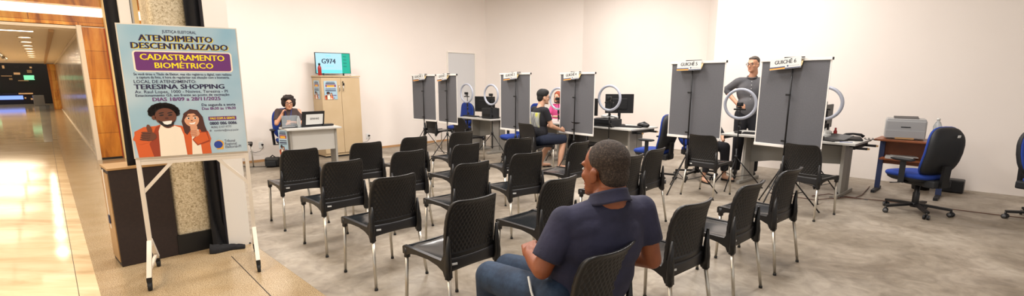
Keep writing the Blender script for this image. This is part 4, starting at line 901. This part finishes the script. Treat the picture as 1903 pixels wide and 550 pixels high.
def hand(w, d, side, up, k=1., curl=.6):
    """w wrist, d pointing direction, side towards the thumb, up = back of hand; returns prims"""
    d = V(d).normalized(); up = V(up); up = (up-d*up.dot(d)).normalized(); s_ = V(side); s_ = (s_-d*s_.dot(d)-up*s_.dot(up)).normalized(); w = V(w)
    o = [('c', w, .026*k, w+d*.035*k, .026*k)]
    for q in (-.026, -.009, .009, .026): o.append(('c', w+d*.02*k+s_*q*.7*k, .016*k, w+d*.085*k+s_*q*k, .0125*k))
    for q, L in ((-.030, .062), (-.010, .078), (.010, .082), (.030, .072)):
        b = w+d*.088*k+s_*q*k; a1 = curl*.9; p1 = b+(d*cos(a1)-up*sin(a1))*L*.45*k; a2 = a1+curl*1.2; p2 = p1+(d*cos(a2)-up*sin(a2))*L*.32*k; a3 = a2+curl*.9; p3 = p2+(d*cos(a3)-up*sin(a3))*L*.26*k
        o += [('c', b, .0098*k, p1, .0092*k), ('c', p1, .0092*k, p2, .0084*k), ('c', p2, .0084*k, p3, .0074*k)]
    t0 = w+d*.025*k+s_*.026*k; t1 = t0+(s_*.6+d*.75-up*.25).normalized()*.042*k; t2 = t1+(d*.9-up*.5+s_*.05).normalized()*.034*k
    o += [('c', t0, .016*k, t1, .0115*k), ('c', t1, .0115*k, t2, .009*k)]
    return o
# ---- the man in the navy polo shirt
t = thing('person', (.27, 2.08, 0), 0, 'large man in navy polo shirt and jeans seated in the foreground, back turned', 'person')
T0 = V((-.27, -2.08, 0))
def ad(o): o.location = T0; return o
H_ = Hd((.410, 2.140, 1.122), -42, 1.06, .08)
nb = V((.425, 2.080, .995)); shL = V((.228, 2.035, .918)); shR = V((.605, 2.190, .932)); elL = V((.130, 1.995, .712)); elR = V((.668, 2.195, .680)); wrL = V((.085, 2.205, .700)); wrR = V((.47, 2.45, .62))
pel = V((.31, 2.10, .54)); knL = V((-.115, 2.39, .518)); knR = V((-.02, 2.55, .50)); anL = V((-.13, 2.50, .09)); anR = V((.0, 2.62, .09)); hiL = V((.20, 2.03, .545)); hiR = V((.38, 2.18, .545)); chest = V((.39, 2.10, .83))
sk = H_.skin()+[('c', H_.p(0, -.035, -.05), .066, H_.p(0, -.04, -.11), .070), ('c', H_.p(0, -.04, -.11), .070, nb, .078), ('c', nb+V((0, 0, -.05)), .07, shL, .052), ('c', nb+V((0, 0, -.05)), .07, shR, .052), ('c', shL, .052, elL, .044), ('c', elL, .044, (elL+wrL)/2, .040), ('c', (elL+wrL)/2, .040, wrL, .028),
    ('c', shR, .052, elR, .044), ('c', elR, .044, (elR+wrR)/2, .040), ('c', (elR+wrR)/2, .040, wrR, .028), ('c', chest, .12, pel, .12), ('c', hiL, .07, knL, .05), ('c', hiR, .07, knR, .05), ('c', knL, .05, anL, .035), ('c', knR, .05, anR, .035),
    ('c', anL, .035, anL+V((-.08, .09, -.05)), .03), ('c', anR, .035, anR+V((-.08, .09, -.05)), .03)]
sk += hand(wrL, (-.02, .9, .25), (.9, 0, .3), (-.4, -.3, .9), 1.05, .75)
sk += hand(wrR, (-.85, .1, .1), (.1, .5, .8), (.1, .8, .4), 1.0, .5)
ad(blob('body', sk, 'skin_a', t, .0055, 3, .5))
hp = [('e', H_.p(0, -.030, .048), (.086, .100, .090), H_.m), ('e', H_.p(0, -.055, -.01), (.075, .062, .083), H_.m)]
ad(blob('hair', hp, 'short_hair', t, .006, 2))
o = MB(True); H_.face(t)
for c in kids(t):
    if c.name.startswith(('eye', 'mouth')): c.location = T0
up_ = V((0, 0, 1)); bx_ = (shR-shL).normalized()
rotT = M4((bx_, V((-bx_.y, bx_.x, 0)), up_)).to_3x3().transposed()
sh = [('e', chest+V((.015, .0, -.02)), (.215, .13, .20), rotT), ('e', (chest+pel)/2+V((.02, .02, -.02)), (.215, .150, .22), rotT), ('e', pel+V((-.0, .0, .03)), (.185, .15, .12), rotT), ('c', nb+V((0, 0, -.050)), .084, shL+V((.02, 0, -.006)), .068), ('c', nb+V((0, 0, -.050)), .084, shR+V((-.02, 0, -.006)), .068),
      ('e', chest+V((.0, -.02, .06)), (.20, .10, .09), rotT),
      ('k', shL, .068, shL+(elL-shL)*.80, .070), ('k', shR, .066, shR+(elR-shR)*.62, .070), ('c', shL+V((.03, .01, -.03)), .07, chest+V((-.10, -.02, -.02)), .09), ('c', shR+V((-.03, 0, -.03)), .07, chest+V((.10, .03, -.02)), .09)]
shirt = ad(blob('polo_shirt', sh, 'navy_shirt', t, .008, 4))
mb = MB(True); cc = nb+V((0, 0, .012)); ring_ = []
for k in range(28):
    a = 2*pi*k/28; ring_.append(cc+bx_*(.080*cos(a))+V((-bx_.y, bx_.x, 0))*(.082*sin(a))+V((0, 0, -.022*sin(a))))
fwd_ = V((-bx_.y, bx_.x, 0))
def colf(u, v, off):
    a = 2*pi*u; r_ = .079+.022*v**1.4+off; z = .034-.050*v-.030*sin(a)*(1-.2*v)+.004*sin(3*a)*v
    return cc+bx_*(r_*1.04*cos(a))+fwd_*(r_*sin(a))+V((0, 0, z))
mb.shell(40, 6, lambda u, v: colf(u, v, 0), lambda u, v: colf(u, v, -.007), 'navy_shirt')
o = mb.build('collar', shirt)
jn = [('c', hiL, .098, knL, .078), ('c', hiR, .098, knR, .078), ('c', hiL, .11, hiR, .11), ('k', knL, .077, anL, .055), ('k', knR, .077, anR, .055), ('e', pel+V((0, 0, -.0)), (.16, .14, .09), rotT)]
jeans = ad(blob('jeans', jn, 'denim', t, .008, 3))
for s_, a in (('l', anL), ('r', anR)): ad(blob('shoe', [('c', a+V((.01, -.02, -.045)), .038, a+V((-.10, .11, -.055)), .032)], 'black', t, .008, 2))
mb = MB(True); mb.tube([(.075, 2.085, .640), (.085, 2.02, .600), (.105, 1.965, .555), (.15, 1.92, .50), (.19, 1.90, .46)], .0055, 'paper', 8); o = mb.build('shirt_hem', shirt); tag(o, 'white hem line')
# ---- generic seated and standing figures
def person(loc, label, sk, clothes, hd, vox=.014, skin='skin_b', hair=None, hm='hair_black', glasses=False, group=None):
    t = thing('person', loc, 0, label, 'person', group); T = -V(loc)
    before = set(bpy.data.objects)
    blob('body', sk+hd.skin(), skin, t, vox, 2)
    if hair: blob('hair', hair, hm, t, vox*.8, 2)
    hd.face(t, glasses)
    for nm, pr_, m_ in clothes: blob(nm, pr_, m_, t, vox, 3)
    for o in t.children if False else kids(t): o.location = T
    return t
def frame(o, az):
    f = V((sin(R(az)), cos(R(az)), 0)); r_ = V((cos(R(az)), -sin(R(az)), 0)); o = V(o)
    return (lambda a, b, c: o+r_*a+f*b+V((0, 0, c))), M4((r_, f, V((0, 0, 1)))).to_3x3().transposed()
# woman at the reception desk
wl = V((-4.06, 8.86, 0)); q, mm = frame(wl, 158); hd = Hd(q(-.02, .06, 1.125), 150, 1., .05)
arm = [('c', q(-.17, 0, .98), .045, q(-.22, .10, .76), .038), ('c', q(-.22, .10, .76), .036, q(-.05, .30, .80), .026), ('c', q(.17, 0, .98), .045, q(.2, .16, .77), .038), ('c', q(.2, .16, .77), .036, q(.10, .15, .93), .026)]
sk = arm+[('c', q(0, 0, 1.02), .05, q(0, 0, .6), .11), ('c', q(-.1, .0, .53), .07, q(-.1, .42, .52), .05), ('c', q(.1, .0, .53), .07, q(.1, .42, .52), .05), ('c', q(-.1, .42, .52), .05, q(-.1, .45, .08), .035), ('c', q(.1, .42, .52), .05, q(.1, .45, .08), .035)]
sk += hand(q(-.05, .30, .80), q(.5, .8, 0)-wl, q(0, .3, 1)-wl, q(-.2, 0, 1)-wl, .9, .4)+hand(q(.10, .15, .93), q(-.35, -.2, 1)-wl, q(.2, 1, 0)-wl, q(1, 0, 0)-wl, .85, .8)
cl = [('blouse', [('e', q(0, 0, .86), (.165, .12, .20), mm), ('e', q(0, .02, .66), (.18, .15, .16), mm), ('c', q(-.12, 0, .98), .052, q(.12, 0, .98), .052), ('k', q(-.16, 0, .965), .052, q(-.21, .08, .80), .055), ('k', q(.17, 0, .98), .056, q(.195, .12, .82), .055)], 'brown_shirt'),
      ('trousers', [('c', q(-.1, .0, .54), .10, q(-.1, .42, .53), .07), ('c', q(.1, .0, .54), .10, q(.1, .42, .53), .07), ('k', q(-.1, .42, .53), .07, q(-.1, .45, .1), .05), ('k', q(.1, .42, .53), .07, q(.1, .45, .1), .05)], 'dark_cloth')]
hr = [('e', hd.p(0, -.025, .055), (.10, .10, .09), hd.m), ('e', hd.p(-.072, -.025, .01), (.05, .07, .08), hd.m), ('e', hd.p(.072, -.025, .01), (.05, .07, .08), hd.m), ('e', hd.p(0, -.075, 0), (.085, .05, .085), hd.m), ('e', hd.p(.05, .05, .10), (.05, .045, .03), hd.m)]
random.seed(3)
for k in range(46):
    a = random.uniform(0, 2*pi); b = random.uniform(-.5, 1.2); rr_ = .094
    if sin(a)*cos(b) > .35 and b < .75: continue
    hr.append(('e', hd.p(rr_*cos(b)*cos(a)*1.12, -.02+rr_*cos(b)*sin(a), .045+rr_*sin(b)), (.024, .024, .024)))
tw_ = person(wl, 'woman with curly dark hair and glasses at the small reception desk', sk, cl, hd, .012, 'skin_c', hr, 'hair_curly', True)
mb = MB(True); mb.tube([q(-.06, .05, 1.04)-wl, q(-.04, .13, .9)-wl, q(0, .15, .82)-wl, q(.04, .13, .9)-wl, q(.06, .05, 1.04)-wl], .005, 'print_blue', 6); mb.box(q(0, .155, .79)-wl, (.06, .008, .08), 'sign_orange', R(-158)); mb.build('lanyard', tw_)
# young man in shorts, seen in profile facing right
ml = V((.47, 8.26, 0)); q, mm = frame(ml, 62); hd = Hd(q(0, .07, 1.245), 72, 1., .05)
sk = [('c', q(0, 0, 1.08), .055, q(0, -.02, .62), .12), ('c', q(.19, .0, 1.03), .05, q(.21, .10, .78), .040), ('c', q(.21, .10, .78), .038, q(.14, .34, .70), .026), ('c', q(-.19, .0, 1.03), .05, q(-.21, .12, .78), .040), ('c', q(-.21, .12, .78), .038, q(-.08, .36, .72), .026),
      ('c', q(.10, 0, .55), .075, q(.12, .42, .53), .055), ('c', q(-.10, 0, .55), .075, q(-.16, .40, .53), .055), ('c', q(.12, .42, .53), .055, q(.13, .36, .28), .052), ('c', q(.13, .36, .28), .052, q(.13, .33, .08), .032), ('c', q(-.16, .40, .53), .055, q(-.22, .24, .28), .052), ('c', q(-.22, .24, .28), .052, q(-.24, .18, .08), .032),
      ('c', q(.13, .32, .055), .034, q(.14, .49, .04), .026), ('c', q(-.24, .17, .055), .034, q(-.22, .35, .04), .026)]
sk += hand(q(.14, .34, .70), q(-.3, 1, -.1)-ml, q(0, 0, 1)-ml, q(1, 0, .3)-ml, 1, .5)
cl = [('t_shirt', [('e', q(0, .0, .89), (.20, .125, .21), mm), ('e', q(0, -.01, .68), (.185, .14, .17), mm), ('c', q(-.15, 0, 1.035), .062, q(.15, 0, 1.035), .062), ('k', q(.185, .0, 1.03), .064, q(.20, .06, .87), .062), ('k', q(-.185, .0, 1.03), .064, q(-.20, .07, .87), .062)], 'dark_cloth'),
      ('shorts', [('k', q(.10, 0, .55), .11, q(.12, .44, .53), .082), ('k', q(-.10, 0, .55), .11, q(-.16, .41, .53), .082), ('c', q(-.08, 0, .55), .12, q(.08, 0, .55), .12)], 'shorts_navy')]
hr = [('e', hd.p(0, -.025, .058), (.088, .100, .090), hd.m), ('e', hd.p(0, .0, .085), (.078, .092, .062), hd.m), ('e', hd.p(0, -.06, .0), (.072, .052, .08), hd.m), ('e', hd.p(0, .035, .095), (.06, .045, .018), hd.m)]
ty = person(ml, 'young man in black t-shirt and dark shorts seated in profile between third and fourth banners', sk, cl, hd, .011, 'skin_b', hr, 'hair_black', True)
def printm(nt, v, b): return ramp(nt, noise(nt, v, 9, 3, .5, .6, ((1, 1, .4), .6)), ((.40, (150, 152, 150)), (.5, (110, 112, 112)), (.56, (160, 162, 160)), (.64, (190, 190, 60)))), None
texmat('shirt_print', .8, printm)
def prt(u, v, o_):
    x = (u-.5)*.27; z = .75+.25*v
    return q(x, -(.131+o_)*math.sqrt(max(.05, 1-(x/.22)**2-((z-.87)/.30)**2)), z)-ml
mb = MB(True); mb.shell(12, 12, lambda u, v: prt(u, v, .004), lambda u, v: prt(u, v, -.02), 'shirt_print'); tag(mb.build('shirt_print', ty), 'grey and yellow print on the back of the shirt')
for dx, dy, s_ in ((.135, .40, 0), (-.23, .26, 0)):
    mb = MB(True); mb.ell(q(dx, dy, .012)-ml, (.05, .05, .011), 'black', 14, rot=M4.Rotation(0, 3, 'Z')); mb.ell(q(dx+.005, dy+.09, .012)-ml, (.05, .05, .010), 'black', 14); mb.tube([q(dx-.035, dy+.05, .02)-ml, q(dx, dy+.1, .06)-ml, q(dx+.035, dy+.05, .02)-ml], .006, 'black', 6); mb.build('sandal', ty)
# person in pink behind the fourth banner
pl_ = V((1.03, 10.75, 0)); q, mm = frame(pl_, 222); hd = Hd(q(0, .05, 1.17), 215, .97)
sk = [('c', q(0, 0, 1.0), .05, q(0, 0, .6), .11), ('c', q(-.17, 0, .96), .045, q(-.2, .12, .76), .038), ('c', q(-.2, .12, .76), .036, q(-.1, .33, .77), .026), ('c', q(.17, 0, .96), .045, q(.2, .12, .76), .038), ('c', q(.2, .12, .76), .036, q(.1, .33, .77), .026), ('c', q(-.1, 0, .52), .075, q(-.1, .42, .5), .055), ('c', q(.1, 0, .52), .075, q(.1, .42, .5), .055), ('c', q(-.1, .42, .5), .055, q(-.1, .42, .07), .035), ('c', q(.1, .42, .5), .055, q(.1, .42, .07), .035)]
sk += hand(q(.1, .33, .77), q(-.2, 1, 0)-pl_, q(-1, 0, 0)-pl_, (0, 0, 1), .95, .3)
cl = [('blouse', [('e', q(0, 0, .85), (.185, .125, .20), mm), ('e', q(0, .02, .66), (.18, .14, .16), mm), ('c', q(-.14, 0, .97), .058, q(.14, 0, .97), .058), ('k', q(-.17, 0, .96), .056, q(-.2, .1, .80), .05), ('k', q(.17, 0, .96), .056, q(.2, .1, .80), .05)], 'pink_cloth'),
      ('trousers', [('c', q(-.1, 0, .52), .10, q(-.1, .42, .5), .075), ('c', q(.1, 0, .52), .10, q(.1, .42, .5), .075), ('k', q(-.1, .42, .5), .075, q(-.1, .42, .1), .05), ('k', q(.1, .42, .5), .075, q(.1, .42, .1), .05)], 'dark_cloth')]
hr = [('e', hd.p(0, -.025, .05), (.088, .095, .088), hd.m), ('e', hd.p(0, -.06, -.05), (.075, .05, .11), hd.m), ('e', hd.p(.07, -.01, -.04), (.02, .045, .1), hd.m), ('e', hd.p(-.07, -.01, -.04), (.02, .045, .1), hd.m)]
person(pl_, 'person in pink with reddish hair seated behind the ring light beside the fourth banner', sk, cl, hd, .014, 'skin_b', hr, 'hair_red')
# standing man in the grey shirt, elbow out
sl = V((3.86, 7.95, 0)); q, mm = frame(sl, 205); S = 1.08; hd = Hd(q(0.0, .03, 1.775), 235, 1.04, .05)
sk = [('c', q(0, 0, 1.6), .055, q(0, 0, 1.05), .12), ('c', q(.21, -.0, 1.50), .055, q(.37, -.06, 1.36), .043), ('c', q(.37, -.06, 1.36), .042, q(.17, .13, 1.14), .028), ('c', q(-.21, 0, 1.50), .055, q(-.30, .0, 1.2), .043), ('c', q(-.30, 0, 1.2), .042, q(-.24, .16, 1.0), .028),
      ('c', q(-.10, 0, .98), .09, q(-.12, .02, .52), .06), ('c', q(.10, 0, .98), .09, q(.12, .02, .52), .06), ('c', q(-.12, .02, .52), .055, q(-.13, 0, .09), .038), ('c', q(.12, .02, .52), .055, q(.13, 0, .09), .038)]
sk += hand(q(.17, .13, 1.14), q(-1, .3, -.3)-sl, q(0, .3, 1)-sl, q(.3, 1, .2)-sl, 1.05, .5)
cl = [('shirt', [('e', q(0, 0, 1.35), (.215, .135, .22), mm), ('e', q(0, .02, 1.12), (.20, .15, .19), mm), ('c', q(-.17, 0, 1.515), .066, q(.17, 0, 1.515), .066), ('k', q(.205, 0, 1.50), .068, q(.36, -.05, 1.38), .058), ('c', q(.36, -.05, 1.38), .058, q(.33, -.03, 1.33), .054), ('k', q(-.205, 0, 1.5), .068, q(-.29, 0, 1.25), .06)], 'grey_shirt'),
      ('trousers', [('c', q(-.10, 0, .98), .115, q(-.12, .02, .52), .085), ('c', q(.10, 0, .98), .115, q(.12, .02, .52), .085), ('k', q(-.12, .02, .52), .085, q(-.13, 0, .06), .07), ('k', q(.12, .02, .52), .085, q(.13, 0, .06), .07)], 'dark_cloth'),
      ('shoes', [('c', q(-.13, -.03, .045), .042, q(-.14, .17, .04), .036), ('c', q(.13, -.03, .045), .042, q(.14, .17, .04), .036)], 'black')]
hr = [('e', hd.p(0, -.028, .055), (.080, .09, .078), hd.m), ('e', hd.p(0, -.06, .0), (.070, .045, .07), hd.m), ('e', hd.p(0, .02, .092), (.062, .055, .024), hd.m)]
ts_ = person(sl, 'standing man in dark grey shirt and glasses beside the sixth banner, elbow out', sk, cl, hd, .012, 'skin_c', hr, 'hair_grey', True)
mb = MB(True)
for k in range(7): mb.ell(q(.0, .148-.004*abs(k-3), 1.18+.055*k)-sl, (.006, .004, .006), 'label_white', 8)
mb.build('buttons', ts_)
mb = MB(True); mb.tube([q(.068*cos(2*pi*k/20), .01+.068*sin(2*pi*k/20), 1.585-.022*sin(2*pi*k/20))-sl for k in range(20)], .012, 'grey_shirt', 8, closed=True); mb.build('collar', ts_)
# seated person behind the fifth banner (legs and feet show)
vl = V((2.94, 7.62, 0)); q, mm = frame(vl, 150); hd = Hd(q(-.28, .02, 1.02), 200, .95, .3)
sk = [('c', q(-.2, 0, .90), .05, q(-.02, 0, .6), .11), ('c', q(-.32, .05, .85), .045, q(-.3, .2, .68), .036), ('c', q(-.3, .2, .68), .034, q(-.15, .34, .62), .026), ('c', q(-.08, -.05, .86), .045, q(.02, .12, .68), .036), ('c', q(.02, .12, .68), .034, q(-.02, .32, .62), .026), ('c', q(-.1, 0, .53), .075, q(-.12, .40, .53), .055), ('c', q(.1, 0, .53), .075, q(.14, .38, .53), .055), ('c', q(-.12, .40, .53), .055, q(-.2, .36, .09), .035), ('c', q(.14, .38, .53), .055, q(.22, .30, .09), .035), ('c', q(-.2, .36, .05), .034, q(-.22, .50, .035), .026), ('c', q(.22, .30, .05), .034, q(.26, .44, .035), .026)]
cl = [('top', [('c', q(-.2, 0, .88), .09, q(-.02, 0, .62), .15), ('c', q(-.30, .04, .87), .06, q(-.10, -.04, .87), .06), ('k', q(-.32, .05, .85), .055, q(-.3, .2, .69), .045), ('k', q(-.08, -.05, .86), .055, q(.02, .12, .69), .045)], 'dark_cloth'),
      ('trousers', [('c', q(-.1, 0, .53), .10, q(-.12, .40, .53), .075), ('c', q(.1, 0, .53), .10, q(.14, .38, .53), .075), ('k', q(-.12, .40, .53), .075, q(-.19, .37, .16), .06), ('k', q(.14, .38, .53), .075, q(.21, .31, .16), .06)], 'dark_cloth'),
      ('sandals', [('c', q(-.2, .34, .018), .03, q(-.22, .52, .016), .024), ('c', q(.22, .28, .018), .03, q(.26, .46, .016), .024)], 'black')]
person(vl, 'person in dark trousers seated behind the fifth banner, only legs and feet showing', sk, cl, hd, .014, 'skin_b', [('e', hd.p(0, -.025, .05), (.088, .095, .088), hd.m), ('e', hd.p(0, -.06, -.02), (.07, .05, .08), hd.m)], 'hair_black')
# two shoppers far down the mall
for k, (s__, qq, top, lg, lab) in enumerate(((29.5, 5.3, 'hair_grey', 'paper', 'distant shopper in grey top and light trousers far down the mall corridor'), (29.8, 4.4, 'pink_cloth', 'tan', 'distant shopper in pink top right of the other one far down the mall corridor'))):
    c = corr(s__, qq); c = V((c.x, c.y, 0)); q, mm = frame(c, 140); hd = Hd(q(0, .02, 1.58), 150, 1.)
    sk = [('c', q(0, 0, 1.42), .05, q(0, 0, .95), .1), ('c', q(-.18, 0, 1.36), .045, q(-.24, 0, .85), .03), ('c', q(.18, 0, 1.36), .045, q(.24, 0, .85), .03), ('c', q(-.08, 0, .9), .08, q(-.12, 0, .06), .04), ('c', q(.08, 0, .9), .08, q(.12, .1, .06), .04)]
    person(c, lab, sk, [('top', [('e', q(0, 0, 1.15), (.2, .13, .26), mm), ('c', q(-.15, 0, 1.37), .06, q(.15, 0, 1.37), .06)], top), ('trousers', [('k', q(-.08, 0, .9), .11, q(-.12, 0, .1), .07), ('k', q(.08, 0, .9), .11, q(.12, .1, .1), .07)], lg)], hd, .03, 'skin_c', [('e', hd.p(0, -.03, .05), (.09, .095, .09), hd.m)], 'hair_black')
